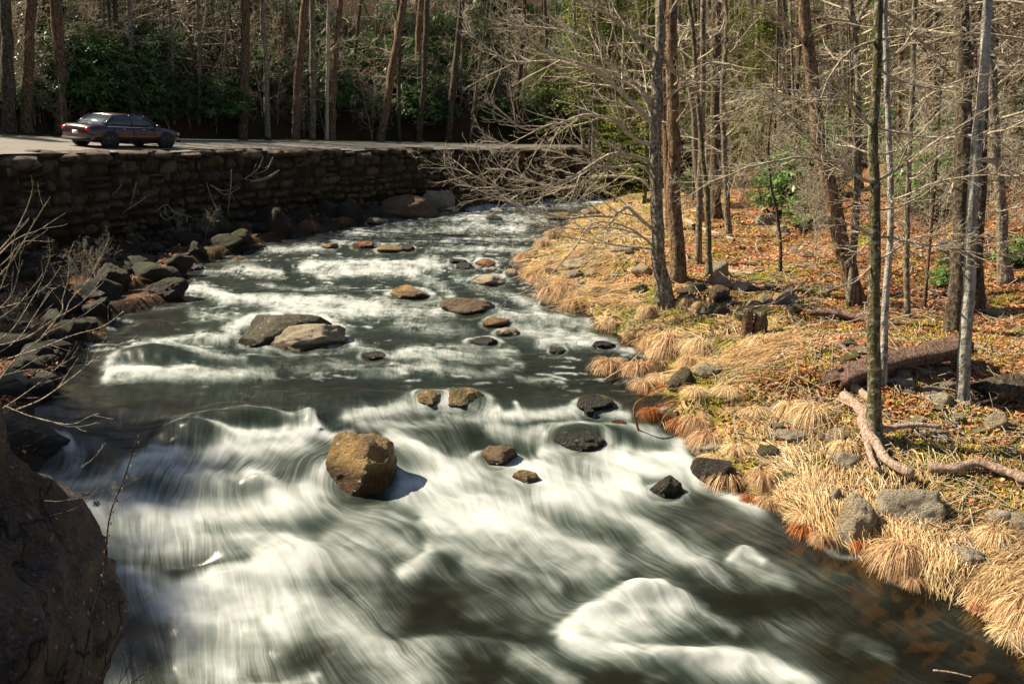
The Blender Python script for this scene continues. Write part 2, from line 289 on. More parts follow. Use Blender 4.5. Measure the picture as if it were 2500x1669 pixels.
# rocks as seen: x0, y0, x1, y1 (2500 px frame), material, angularity, detail, label, category
ROCKS = [
 (781,1058,981,1215,'amber',.55,5,'large amber boulder with lichen top rising from the white foam','boulder',5),
 (580,762,816,850,'lich',.6,5,'big dark lichen-spotted boulder behind the pale slab in midstream','boulder',4),
 (662,820,852,858,'tan',.55,4,'pale lichened slab lying against the big dark midstream boulder','rock',4),
 (356,676,463,742,'bank',.75,4,'mossy wedge rock with orange tufts at the tip of the shaded bank','rock',4),
 (0,896,68,950,'grey',.6,3,'grey boulder at the shaded waterline under the willow twigs','rock',3),
 (-60,1003,178,1150,'dark',.6,5,'dark overhanging ledge rock above the plunge pool','boulder',4),
 (455,527,570,585,'bank',.7,4,'large peaked grey boulder at the foot of the stone wall','boulder',4),
 (488,570,592,615,'bank',.6,3,'low dark slab resting in front of the peaked boulder','rock',3),
 (458,588,505,630,'bank',.3,3,'round mossy boulder at the water below the peaked boulder','rock',3),
 (534,606,566,624,'bank',.5,3,'small pale-topped rock beside the tuft of dead sedge','rock',3),
 (580,595,616,614,'dark',.4,3,'small black rock where the shaded bank meets the riffle','rock',3),
 (450,643,500,668,'dark',.4,3,'flat black rock in the current below the bank','rock',3),
 (612,500,690,560,'bank',.8,3,'steep mossy slab leaning on the wall foot','rock',3),
 (650,505,716,575,'bank',.8,3,'second mossy slab tilted towards the water','rock',3),
 (826,488,884,540,'dark',.7,3,'dark brown block at the wall foot beside the sloping slab','rock',3),
 (880,500,940,536,'dark',.6,3,'black boulder in the shade under the sloping slab','rock',3),
 (934,474,1076,534,'brown',.75,4,'long sunlit slab sloping from the wall down to the water','rock',4),
 (1028,464,1110,515,'grey',.7,4,'grey pyramid boulder behind the sunlit slab','rock',4),
 (1080,505,1116,519,'tan',.4,3,'small pale stone at the toe of the grey pyramid boulder','rock',3),
 (896,530,942,550,'tan',.5,3,'pale rock in the water below the sunlit slab','rock',3),
 (786,593,826,610,'amber',.4,3,'small yellow mossy stone in the upper riffle','rock',3),
 (861,588,914,610,'rust',.4,3,'orange grass-topped stone in the upper riffle','rock',3),
 (920,601,982,618,'amber',.3,3,'low yellow stone beside the small black one in the upper riffle','rock',3),
 (975,594,1014,615,'dark',.3,3,'small round black stone in the upper riffle','rock',3),
 (610,600,650,609,'amber',.3,3,'flat yellowish rock skimmed by water near the bank','rock',3),
 (1098,630,1142,650,'dark',.4,3,'black rock with a thin waterfall at its edge','rock',3),
 (1114,640,1160,660,'dark',.4,3,'black rock touching its reddish neighbour','rock',3),
 (1160,632,1210,654,'rust',.4,3,'reddish rock with a black shaded end','rock',3),
 (1182,650,1216,664,'tan',.4,3,'little pale rock under the reddish one','rock',3),
 (1150,669,1238,699,'tan',.65,4,'pale tan rock alone in the dark glide near the gravel point','rock',4),
 (953,703,1052,735,'amber',.55,4,'yellow-mossed rock with a long tail in the rapid','rock',4),
 (1072,736,1204,771,'brown',.5,4,'wide wet brown rock in the middle of the rapid','rock',4),
 (1178,775,1250,803,'amber',.4,3,'mossy rock half washed over by white water','rock',3),
 (1208,802,1273,823,'tan',.4,3,'low rock with a white top and mossy foot','rock',3),
 (1140,821,1220,850,'dark',.5,4,'shiny black mossy rock in the foam','rock',4),
 (1444,830,1504,857,'dark',.35,3,'smooth round black rock near the drooping sedge bank','rock',3),
 (1340,846,1382,866,'dark',.5,3,'small black mossy rock in the white riffle','rock',3),
 (880,856,950,880,'dark',.3,3,'low olive rock barely covered by the current','rock',3),
 (1010,952,1094,1004,'amber',.35,4,'smooth amber rock glowing under thin water at the lip','rock',4),
 (1074,948,1190,1006,'amber',.35,4,'rounded orange-brown rock at the lip with spouts falling off it','rock',4),
 (1400,962,1504,1014,'dark',.5,4,'dark brown ledge rock splitting the flow into spouts','rock',4),
 (1425,995,1450,1022,'dark',.5,3,'small black stone under the spouts of the ledge rock','rock',3),
 (1490,1028,1532,1058,'amber',.35,3,'small black rock with a yellow top in the foam','rock',3),
 (1158,1084,1268,1146,'brown',.25,4,'smooth brown domed rock in the white cascade','rock',4),
 (1330,1052,1480,1110,'dark',.3,4,'wide dark ledge veiled by a curtain of white water','rock',4),
 (1575,1160,1672,1220,'dark',.5,4,'dark mossy rock with foam sheeting past it by the bank','rock',4),
 (1627,895,1700,962,'moss',.7,4,'tilted mossy block standing in the water edge','rock',4),
 (1688,884,1756,926,'tan',.6,3,'bleached white rock behind the tilted mossy block','rock',3),
 (1611,988,1700,1030,'moss',.5,3,'low mossy rock hung with rust-coloured roots','rock',3),
 (1864,1042,1980,1090,'grey',.55,4,'broad rounded grey-tan boulder amid the straw','rock',4),
 (1900,1014,1978,1046,'grey',.85,4,'sharp-edged grey slab behind the broad boulder','rock',4),
 (1690,1070,1800,1112,'grey',.5,4,'flat grey rock draped in pale straw at the bank edge','rock',4),
 (1985,1058,2012,1082,'tan',.3,3,'small round pebble-like stone beside the driftwood','rock',3),
 (2008,1044,2080,1088,'tan',.4,3,'smooth tan boulder under the driftwood twigs','rock',3),
 (1930,1086,2030,1124,'tan',.55,3,'long pale flat rock with a stick lying on it','rock',3),
 (2030,1100,2102,1152,'grey',.75,3,'pale slanting slab beneath the driftwood fork','rock',3),
 (1845,1083,1900,1128,'moss',.5,3,'small mossy rock with sedge over its top','rock',3),
 (1680,1112,1785,1192,'dark',.6,4,'wet black rock under the overhanging bank','rock',4),
 (1870,1152,1955,1192,'moss',.4,3,'flat-topped tan rock with moss on its front','rock',3),
 (2030,1205,2140,1348,'tan',.2,5,'tall smooth egg-shaped boulder at the water edge','boulder',4),
 (2130,1180,2305,1285,'grey',.85,5,'angular grey boulder with a pale straw wisp over it','boulder',4),
 (2400,1240,2464,1292,'grey',.4,3,'grey boulder in the leaves next to the cut-off pair','rock',3),
 (2448,1245,2530,1312,'grey',.4,4,'blue-grey boulder cut by the picture edge','rock',3),
 (2470,1300,2540,1340,'grey',.5,3,'pale rock under the blue-grey boulder','rock',3),
 (2175,1328,2260,1420,'moss',.5,4,'mossy hump with white lichen and straw hair by the pool','rock',4),
 (2300,1330,2405,1420,'grey',.5,4,'pale humped rock with straw over it above the brown pool','rock',4),
 (2368,1402,2405,1436,'grey',.5,3,'small grey rock tucked under the straw overhang','rock',3),
 (2022,1190,2054,1234,'grey',.6,3,'small upright grey rock in the straw','rock',3),
 (2338,1134,2410,1156,'moss',.3,3,'low flat mossy-ended rock in the leaf litter','rock',3),
 (2400,1002,2456,1056,'tan',.35,3,'round tan boulder in the leaves below the birch','rock',3),
 (2250,955,2322,992,'grey',.4,3,'smooth pale stone at the birch foot','rock',3),
 (2164,914,2232,952,'grey',.3,3,'long rounded cobble lying under the leaning log','rock',3),
 (2018,896,2046,920,'tan',.4,3,'white round stone at the splintered log end','rock',3),
 (2050,855,2106,892,'moss',.4,3,'flat mossy stone above the leaning log','rock',3),
 (1672,688,1742,726,'moss',.4,4,'broad mossy boulder in the pile beside the branching tree','rock',3),
 (1730,694,1780,740,'brown',.5,3,'tilted brown boulder in the stone pile','rock',3),
 (1645,716,1696,748,'moss',.3,3,'rounded brown boulder nearest the branching trunk','rock',3),
 (1700,738,1780,774,'moss',.5,3,'dark mossy rock behind the bleached stick','rock',3),
 (1882,704,1962,752,'grey',.45,4,'large pale grey boulder at the end of the stone pile','rock',4),
 (1812,730,1842,758,'grey',.4,3,'small grey egg-shaped stone in the pile','rock',3),
 (1776,686,1842,712,'grey',.5,3,'flat grey rock on top of the stone pile','rock',3),
 (1848,718,1886,748,'tan',.5,3,'pale tan rock leaning on the large grey boulder','rock',3),
 (1748,715,1786,742,'dark',.5,3,'dark stone wedged between the brown boulders','rock',3),
 (1826,750,1895,776,'moss',.4,3,'long low mossy rock behind the stump','rock',3),
 (1730,670,1784,700,'grey',.8,3,'thin grey slab tilted on the stone pile','rock',3),
 (1718,636,1778,676,'grey',.5,3,'blue-grey boulder behind the thin paired trunks','rock',3),
 (1356,633,1448,664,'tan',.4,4,'broad pale rounded rock on the gravel point','rock',4),
 (1376,657,1424,680,'grey',.7,3,'bluish flat slab in front of the broad pale rock','rock',3),
 (1428,654,1470,678,'tan',.6,3,'tan wedge stone on the gravel point','rock',3),
 (1252,615,1296,630,'tan',.6,3,'flat square rock at the tip of the gravel point','rock',3),
 (1248,625,1290,648,'grey',.6,3,'grey slab tilted at the waterline of the point','rock',3),
 (1232,655,1266,674,'tan',.4,3,'round pale rock at the low end of the point','rock',3),
 (1234,646,1252,660,'dark',.5,3,'black stone standing at the water by the point','rock',3),
 (1540,648,1602,678,'tan',.5,3,'flat tan boulder left of the twin trunks','rock',3),
 (1552,692,1584,716,'dark',.4,3,'small dark boulder in the straw before the trunks','rock',3),
 (1440,700,1505,724,'moss',.4,3,'long grey rock with a mossy end in the straw','rock',3),
 (1350,709,1384,740,'dark',.6,3,'dark block in the sedge at the bend','rock',3),
 (1317,726,1368,753,'moss',.35,3,'round mossy rock at the waterline of the bend','rock',3),
 (1370,739,1422,766,'moss',.35,3,'low mossy hump at the waterline beside the small pebbles','rock',3),
 (1480,770,1520,795,'moss',.35,3,'dark hollow stone under the drooping straw mop','rock',3),
 (1490,595,1560,618,'tan',.5,3,'flat rock among fallen branches at the top of the point','rock',3),
 (1880,548,1930,575,'tan',.4,3,'pale rock high on the leafy bank','rock',3),
 (1845,520,1905,552,'grey',.6,3,'ledge-like grey rock on the far leafy bank','rock',3),
 (2400,750,2450,772,'tan',.5,3,'white rock behind the birch','rock',3),
 (2280,625,2340,652,'grey',.4,3,'grey rock in the leaves between far trunks','rock',3),
 (1612,518,1660,535,'tan',.5,3,'pale stone at the head of the riffle','rock',3),
 (1330,522,1390,540,'amber',.4,3,'flat sunlit stone in the farthest riffle','rock',3),
 (1425,508,1470,528,'amber',.4,3,'yellowish stone under the sweeping branches','rock',3),
 (1185,530,1225,541,'dark',.4,3,'small dark stone in the farthest riffle','rock',3),
 (240,642,320,716,'bank',.7,4,'pale leaning rock beside the big sedge tuft','rock',3),
 (300,628,350,664,'bank',.6,3,'light-topped rock at the back of the shaded bank','rock',3),
 (92,691,200,776,'bank',.8,4,'long pale slab sliding down the shaded bank','rock',3),
 (205,735,270,775,'bank',.5,3,'brown rock with green moss by the dark water','rock',3),
 (380,650,440,680,'bank',.6,3,'flat-topped mossy rock on the shaded shore','rock',3),
 (1245,1145,1330,1190,'amber',.25,3,'submerged pale stone glimpsed through the foam','rock',3),
 (700,500,760,532,'dark',.6,3,'dark wall-foot boulder above the sedge','rock',3),
 (770,488,828,530,'dark',.7,3,'brown boulder half hidden in wall shade','rock',3)]
# ---------------------------------------------------------------- setting materials
def m_ground():
    b = NB('leaf_strewn_soil'); v = b.world(); n1 = b.noise(v, .7, 4, .6); n2 = b.noise(v, 6, 5, .7); n3 = b.vor(v, 17, out=1); sep = b.n('ShaderNodeSeparateColor'); b.put(sep, 0, n3)
    leaf = b.ramp(sep.outputs[0], (0, (.10, .036, .014)), (.35, (.30, .115, .042)), (.7, (.44, .21, .085)), (1., (.46, .30, .17)))
    soil = b.mix(n2, (.05, .026, .012), (.16, .075, .03))
    col = b.mix(b.ramp(n2, (.40, 0.), (.58, 1.)), soil, leaf)
    straw = b.mix(n2, (.20, .10, .035), (.50, .36, .19))
    col = b.mix(b.attr('straw'), col, straw)
    mm = b.ramp(b.math('ADD', b.noise(v, 1.1, 4, .6), b.math('MULTIPLY', b.attr('straw'), .07)), (.56, 0.), (.64, 1.))
    col = b.mix(b.math('MULTIPLY', mm, b.attr('mossy')), col, b.mix(b.noise(v, 25, 3), (.05, .055, .006), (.22, .20, .02)))
    col = b.mix(b.attr('dark'), col, b.mix(n2, (.014, .010, .006), (.055, .032, .016)))  # dark left-bank soil, with the bank's shade put into its colour
    bed = b.mix(b.ramp(b.noise(v, 3.5, 6, .75), (.15, 0.), (.85, 1.)), (.085, .045, .015), (.20, .11, .034))
    bed = b.mix(b.math('MULTIPLY', b.attr('dark'), .75), bed, (.02, .013, .007)); col = b.mix(b.attr('bed'), col, bed)
    return b.done(col, .85, b.bump(b.math('ADD', sep.outputs[1], n2), .8, .05), .2)
def m_hill():
    b = NB('hillside_leaf_litter'); v = b.world(); n1 = b.noise(v, .35, 4, .6); n2 = b.noise(v, 5, 5, .7)
    col = b.mix(n2, (.025, .016, .010), (.11, .055, .03)); col = b.mix(b.ramp(n1, (.45, 0.), (.6, 1.)), col, (.03, .035, .012))
    return b.done(col, .9, b.bump(n2, .8, .1), .1)
def m_road():
    b = NB('worn_asphalt'); v = b.world(); n1 = b.noise(v, .5, 4, .6); n2 = b.noise(v, 60, 3, .7)
    col = b.mix(n1, (.12, .105, .088), (.20, .18, .15)); col = b.mix(b.math('MULTIPLY', b.ramp(n2, (.4, 0.), (.7, 1.)), .5), col, (.34, .31, .26))
    crack = b.ramp(b.vor(v, .45, 'DISTANCE_TO_EDGE'), (0.0, 1.), (.012, 0.)); col = b.mix(b.math('MULTIPLY', crack, .6), col, (.05, .045, .04))
    return b.done(col, .8, b.bump(n2, .4, .01), .25)
def m_verge():
    b = NB('mown_verge'); v = b.world(); n = b.noise(v, 8, 5, .7)
    return b.done(b.mix(n, (.035, .05, .008), (.13, .14, .025)), .9, b.bump(n, 1., .05), .1)
GROUND = m_ground(); HILL = m_hill(); ROAD = m_road(); VERGE = m_verge()
def grid_faces(nr, nc, keep=None):
    i = np.arange(nr-1)[:, None]*nc; j = np.arange(nc-1)[None, :]
    Q = np.stack([i+j, i+j+1, i+nc+j+1, i+nc+j], -1)
    return Q[keep] if keep is not None else Q.reshape(-1, 4)
def compact(V, Fc, at):
    u = np.unique(Fc); mp = np.full(len(V), -1); mp[u] = np.arange(len(u)); return V[u], mp[Fc], {k: a[u] for k, a in at.items()}
def straw_amt(x, y):
    D = x-XR(y); wdt = np.interp(y, [4, 8, 11, 14, 18, 25, 34, 60], [1.7, 2.3, 2.7, 2.2, 2.0, 3.5, 4.5, 4])
    n = fbm(x*.8, y*.8, 31, 3)
    return np.where(D > 0, sstep(.25, -.15, (D-wdt)/wdt*.6 + (n-.5)*1.2), 0)*(y < 60)
# ground sheet
us = np.linspace(-1.30, 1.45, 520); ys = 2.0*(95/2.0)**(np.linspace(0, 1, 360))
U, Y = np.meshgrid(us, ys); X = U*(Y+1.5); Z = ground(X, Y); sw = SW(X, Y)
keep = ~((sw[:-1, :-1] > .9) & (sw[1:, 1:] > .9))
V = np.stack([X, Y, Z], -1).reshape(-1, 3)
at = {'straw': straw_amt(X, Y).ravel(), 'mossy': np.where(X > XR(Y), 1-.75*sstep(25, 45, Y), .5).ravel(),
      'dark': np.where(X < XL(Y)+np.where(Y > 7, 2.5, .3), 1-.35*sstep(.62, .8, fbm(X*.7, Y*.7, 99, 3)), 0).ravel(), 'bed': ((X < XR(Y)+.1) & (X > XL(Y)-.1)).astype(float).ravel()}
V, Fc, at = compact(V, grid_faces(len(ys), len(us), keep), at)
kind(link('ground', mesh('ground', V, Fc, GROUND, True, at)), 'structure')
# hill, verge and road strips behind the wall
def strip(name, s0, s1, ds, offs, mat, lift=0.0):
    s = np.arange(s0, s1, ds); S, O = np.meshgrid(s, offs, indexing='ij'); x, y, _, _ = wall_at(S, O); z = road_z(S, O)+lift
    return kind(link(name, mesh(name, np.stack([x, y, z], -1).reshape(-1, 3), grid_faces(len(s), len(offs))[:, ::-1], mat, True)), 'structure')
SMAX = WS[-1]
strip('hillside', 0, SMAX, .5, np.concatenate([np.arange(8.0, 30, .5), np.arange(30, 95, 2.)]), HILL)
strip('grass_verge', 0, SMAX, .5, np.array([6.9, 7.2, 7.6, 8.05]), VERGE, .012)
strip('road', 0, SMAX, .5, np.array([.15, .5, 1, 2, 3, 4, 5, 6, 6.95]), ROAD, .0)

# ---------------------------------------------------------------- water
def P2(l): return np.array(l, float)
FOAM = [([(1240,1040),(1260,1058),(1420,1060),(1440,1045)],9,.95),([(1010,958),(1060,968),(1110,962),(1135,940)],6,.8),([(1320,940),(1330,965)],6,.8),([(1180,925),(1190,955)],5,.7),([(800,1200),(1000,1180),(1150,1210)],26,.45),([(1000,1260),(1200,1280),(1380,1330)],20,.35),([(560,1240),(700,1270),(860,1300)],20,.4),([(520,605),(600,600)],4,.5),([(590,655),(700,668),(800,660)],5,.35),([(860,690),(960,700),(1010,690)],6,.5),([(1000,790),(1090,800)],6,.4),([(620,770),(560,790)],6,.5),([(470,998),(560,1003),(660,992)],5,.8),([(340,1032),(450,1046),(545,1034)],5,.8),([(260,850),(350,856),(450,850)],5,.7),  # polylines in view coordinates of the 2349 px picture, half width, strength
 ([(1080,480),(1250,470),(1420,465)],8,.8),([(1020,505),(1150,500),(1280,505)],8,.6),([(800,535),(950,530),(1100,520),(1200,525)],9,.75),([(900,512),(1000,500),(1100,497)],6,.5),
 ([(760,555),(900,560),(1050,552),(1260,548)],5,.5),([(600,575),(700,570),(760,572)],7,.7),([(980,575),(1100,572),(1250,580)],6,.5),([(960,590),(1050,600),(1100,590)],5,.4),
 ([(700,615),(800,610),(900,608),(1000,612)],10,.9),([(740,635),(850,625),(950,630)],7,.8),([(480,625),(560,622),(640,628)],8,.75),([(1160,600),(1100,610),(1020,612)],4,.5),
 ([(430,668),(470,665),(520,690)],11,.95),([(520,690),(650,700),(760,695),(860,705)],8,.9),([(640,712),(760,722),(900,712),(1040,720)],12,.85),([(440,722),(560,735),(640,740)],12,.4),
 ([(900,745),(1000,755),(1080,760)],12,.4),([(1050,640),(1150,680),(1220,700),(1240,735)],11,.55),([(1150,730),(1250,735),(1340,748)],10,.65),([(1180,762),(1280,768),(1400,790)],10,.6),
 ([(950,640),(1010,655),(1040,690)],10,.45),([(1240,790),(1330,790),(1440,808)],9,.75),([(930,810),(1050,820),(1180,812)],12,.55),([(330,795),(420,785),(520,785)],9,.7),
 ([(450,772),(540,782)],10,.5),([(250,850),(350,860),(500,865),(620,860)],12,.8),([(240,868),(300,875)],7,.55),([(650,840),(780,835),(880,852),(1000,842)],11,.5),([(820,800),(900,820),(980,800)],9,.4),
 ([(250,830),(350,803),(450,815),(560,830)],8,.5),([(680,890),(700,892)],8,.35),([(1000,850),(1100,860),(1200,845)],8,.35),([(1190,870),(1260,880)],6,.3),
 ([(440,965),(560,945),(670,968)],7,.5),([(380,990),(450,985),(540,1010)],7,.4),([(700,955),(735,990)],14,.6),([(800,950),(900,937),(1000,940),(1110,948)],12,.8),
 ([(830,972),(950,978),(1050,970)],13,.5),([(1120,962),(1250,952),(1400,952),(1440,960)],11,.8),([(1130,985),(1200,1008),(1300,985),(1500,992)],12,.6),([(1240,1035),(1340,1040),(1430,1045)],12,.9),
 ([(550,1008),(700,1004),(800,998)],11,.9),([(300,1062),(420,1050),(560,1038),(690,1030)],17,.88),([(260,1090),(400,1090),(520,1105)],20,.65),([(900,1005),(960,1050),(1050,1085)],14,.75),
 ([(1150,1075),(1250,1072),(1400,1065),(1550,1062)],17,1.),([(930,1115),(1050,1095),(1200,1108),(1400,1100),(1550,1092)],28,.95),([(1000,1150),(1150,1160),(1300,1145),(1450,1125)],22,.8),
 ([(1560,1020),(1580,1080),(1610,1115),(1680,1145),(1740,1168)],13,.98),([(1480,1010),(1560,1010)],10,.6),([(575,1100),(610,1120),(640,1145)],20,.9),([(130,1112),(250,1105)],9,.55),
 ([(150,1180),(300,1175),(450,1180),(600,1178),(720,1150)],30,.8),([(690,1125),(750,1150),(860,1180)],14,.6),([(200,1250),(350,1230),(480,1240)],32,.5),([(520,1230),(650,1255),(740,1290)],22,.5),
 ([(1000,1195),(1100,1215),(1250,1240),(1400,1290)],26,.7),([(1350,1160),(1470,1210),(1600,1290)],22,.6),([(1100,1180),(1250,1190)],22,.6),([(1620,1300),(1680,1360)],10,.3),
 ([(240,1312),(330,1345),(380,1400)],13,.8),([(380,1385),(480,1340),(600,1310),(700,1290)],32,1.),([(420,1420),(550,1410),(660,1420)],42,.85),([(420,1520),(520,1540)],40,.6),
 ([(640,1380),(760,1430),(860,1490),(930,1568)],34,.5),([(925,1318),(965,1298),(990,1262)],12,.75),([(1280,1452),(1350,1420),(1440,1372),(1520,1352)],13,1.),([(1370,1440),(1470,1420),(1560,1395)],24,.75),
 ([(1300,1462),(1450,1490),(1600,1520),(1750,1530),(1850,1575)],17,.95),([(1560,1370),(1620,1400),(1680,1450)],12,.4),([(1672,1285),(1700,1268),(1745,1288)],9,.8),([(1700,1300),(1800,1335)],14,.3),
 ([(1950,1480),(1980,1466),(2040,1500)],18,.12),([(950,1472),(1050,1465),(1150,1490),(1300,1560)],18,.4),([(560,1572),(720,1560)],9,.8),([(760,1240),(850,1250),(950,1262)],14,.5),([(1060,1290),(1180,1310),(1280,1350)],10,.35),
 ([(1900,1235),(1960,1250)],8,.2),([(1700,1175),(1760,1180)],8,.3)]
DARK = [([(490,972),(630,972)],13,.9),([(395,1010),(480,1013)],16,.9),([(290,828),(430,830)],9,.85),([(1260,1005),(1420,1008)],10,.75),([(1000,905),(1100,905)],14,.6),([(1480,1110),(1540,1115)],12,.6),([(250,1370),(320,1470),(330,1568)],46,1.),([(400,1310),(480,1285)],18,1.),([(1000,1360),(1100,1410),(1230,1445)],34,.5),([(560,1545),(700,1545)],20,.6),([(380,1440),(370,1568)],14,.5),
 ([(330,1302),(440,1286),(560,1296)],15,.9),([(700,1500),(900,1548)],26,.4),([(640,1082),(740,1058)],22,.5),([(1640,1185),(1760,1220)],20,.8),([(470,1215),(640,1215)],16,.4),([(1500,1300),(1700,1380)],26,.5),([(200,1400),(240,1568)],40,.9),([(900,1400),(1000,1450),(1150,1500)],20,.5),([(250,980),(420,930),(600,910),(900,900)],30,.7),
 ([(960,1135),(990,1150)],16,.2),([(740,1150),(900,1160),(960,1190)],11,.6),([(430,1020),(450,1040)],22,.45),([(240,1000),(200,1040)],50,.7),([(1230,1180),(1290,1190)],14,.35)]
BUMP = [  # view x, y, half width, half height (px), metres
 (560,972,115,22,.26),(440,1012,80,26,.30),(355,825,95,18,.20),(720,975,28,20,.22),(665,690,160,12,.14),(1060,925,70,18,.18),(960,925,60,18,.12),(1340,1010,120,22,.22),(1150,730,45,10,.10),(1250,740,110,12,.10),
 (850,620,90,9,.14),(980,612,60,8,.10),(540,610,50,8,.08),(640,608,60,9,.12),(870,500,50,7,.10),(1250,497,50,5,.08),(640,780,80,10,.08),(480,790,60,10,.10),(820,915,70,18,.06),
 (600,1125,42,22,.20),(720,1075,90,34,.18),(960,1060,60,34,.20),(1090,1165,60,18,.08),(1250,1170,70,22,.08),(1000,1000,120,18,.12),(1240,990,60,16,.10),(1590,1090,40,28,.14),
 (430,1120,130,30,.14),(330,1130,60,40,.14),(700,1290,160,34,.20),(560,1330,90,24,.16),(870,1230,120,24,.12),(1000,1300,60,18,.14),(1480,1375,120,26,.26),(1400,1410,90,20,.18),
 (1640,1520,160,22,.16),(1700,1275,50,12,.10),(1970,1465,34,12,.02),(1200,1400,140,36,-.10),(850,1480,160,30,.10),(1150,1250,120,24,.10),(440,1290,60,18,-.14),(300,1330,60,20,.12),
 (1250,1330,140,28,.07),(1650,1230,100,18,.05),(1100,1480,90,16,.08),(1850,1400,100,14,.04),(180,1180,60,40,.10),(1440,720,50,10,.05),(1130,700,80,10,.08),(600,830,60,10,.05),(900,850,70,10,.07)]
FLOW = [(1300,480,-1,.12),(1000,540,-1,.2),(750,600,-1,.25),(800,650,-.8,.3),(1150,660,.5,.6),(600,700,-.6,.25),(480,720,-.9,.2),(1050,740,-.5,.3),(350,850,-1,.35),(1300,760,.8,.35),(900,850,0,.5),(700,900,-.15,.6),
 (500,960,-.35,1),(650,965,.35,1),(250,980,-.2,1),(1000,935,.1,1),(1400,940,.05,1),(900,1010,.85,.5),(600,1060,-.85,.5),(760,1040,-.8,.45),(330,1120,-.5,.8),(1000,1080,.85,.6),(1300,1030,0,1),(1200,1120,.1,1),(1550,1100,.9,.6),
 (400,1250,.1,1),(250,1230,-.05,1),(620,1230,.7,.75),(850,1240,.9,.45),(1100,1290,.85,.5),(1350,1300,.8,.6),(1150,1430,.85,.5),(300,1420,.3,1),(480,1480,0,1),(640,1440,.3,1),(800,1480,.7,.7),(1000,1420,.75,.65),
 (1500,1480,.85,.5),(1620,1400,.7,.7),(1750,1300,.85,.4),(1900,1400,.9,.45),(2200,1500,.9,.45),(1680,1160,.9,.4),(1500,860,.9,.2),(1200,870,.6,.4),(1500,990,.6,.7)]
pxs = np.arange(-140, 2560, 2.7); pys = np.concatenate([np.arange(452, 560, 1.3), np.arange(560, 1680, 2.15)])
PX, PY = np.meshgrid(pxs, pys); nr, nc = PX.shape
H_ = hit_w = None
rx, rz = ray(PX*K, PY*K); lo = np.full(PX.shape, 2.5); hi = np.full(PX.shape, 75.)
for _ in range(26):
    m = (lo+hi)/2; b_ = CZ+rz*m < zw(rx*m, m); hi = np.where(b_, m, hi); lo = np.where(b_, lo, m)
WY = hi; WX = rx*hi; WZ = zw(WX, WY)
def dist_poly(pl, x, y, ysc=1.0):
    best = np.full(x.shape, 1e9); pl = np.array(pl, float)
    for (ax, ay), (bx, by) in zip(pl[:-1], pl[1:]):
        dx, dy = bx-ax, (by-ay); t = np.clip(((x-ax)*dx+(y-ay)*dy)/(dx*dx+dy*dy+1e-9), 0, 1)
        best = np.minimum(best, np.hypot(x-ax-t*dx, (y-ay-t*dy)*ysc))
    return best
# turbulence that bends the outlines
wn = np.clip((PY-440)/600, .15, 1.3)
wx = (fbm(PX/90/wn**.5, PY/40/wn**.5, 3, 4)-.5)*90*wn; wy = (fbm(PX/90/wn**.5+9, PY/40/wn**.5, 4, 4)-.5)*44*wn
foam = np.zeros(PX.shape)
for pl, w, s in FOAM:
    pl_ = np.array(pl, float); x0, x1 = pl_[:, 0].min()-4*w-60, pl_[:, 0].max()+4*w+60; y0, y1 = pl_[:, 1].min()-4*w-30, pl_[:, 1].max()+4*w+30
    c0, c1 = np.searchsorted(pxs, [x0, x1]); r0, r1 = np.searchsorted(pys, [y0, y1])
    if c1 <= c0 or r1 <= r0: continue
    sl = (slice(r0, r1), slice(c0, c1))
    d = dist_poly(pl, PX[sl]+wx[sl]*.5, PY[sl]+wy[sl]*.6, 1.0)
    foam[sl] = 1-(1-foam[sl])*(1-s*np.exp(-(d/(w*1.25))**2))
caps = sstep(.57, .74, fbm(PX/(60*wn), PY/(11*wn), 131, 4))*sstep(470, 520, PY)*sstep(930, 860, PY)*sstep(.40, .55, fbm(PX/(260*wn), PY/(70*wn), 133, 2)); foam = np.maximum(foam, .62*caps)
for pl, w, s in DARK:
    d = dist_poly(pl, PX+wx*.3, PY+wy*.3); foam *= 1-s*np.exp(-(d/w)**2)
bump = np.zeros(PX.shape)
for k_, (bx, by, rw, rh, hgt) in enumerate(BUMP):
    if k_ in (0, 1, 2, 6+0*k_, 7): hgt *= 1.5
    qx = (PX-bx+wx*.2)/rw; qy = (PY-by+wy*.2)/rh; qy = np.where(qy > 0, qy*1.5, qy*.75)
    bump += (.85 if by < 930 else .60)*hgt*np.exp(-(qx*qx+qy*qy)*1.1)
# flow direction field
fx = np.zeros(PX.shape); fy = np.zeros(PX.shape); fw = np.zeros(PX.shape)
for ax, ay, dx, dy in FLOW:
    sc_ = 1+(ay-450)/400.; wgt = 1/(((PX-ax)/sc_)**2+((PY-ay)*1.8/sc_)**2+900)**1.6
    n = math.hypot(dx, dy); fx += wgt*dx/n; fy += wgt*dy/n
n = np.hypot(fx, fy)+1e-12; fx /= n; fy /= n
ang = (fbm(PX/60/wn, PY/28/wn, 8, 3)-.5)*.6+(fbm(PX/24/wn, PY/14/wn, 18, 3)-.5)*np.interp(PY, [700, 1100], [.3, .75]); ca, sa = np.cos(ang), np.sin(ang); fx, fy = fx*ca-fy*sa, fx*sa+fy*ca
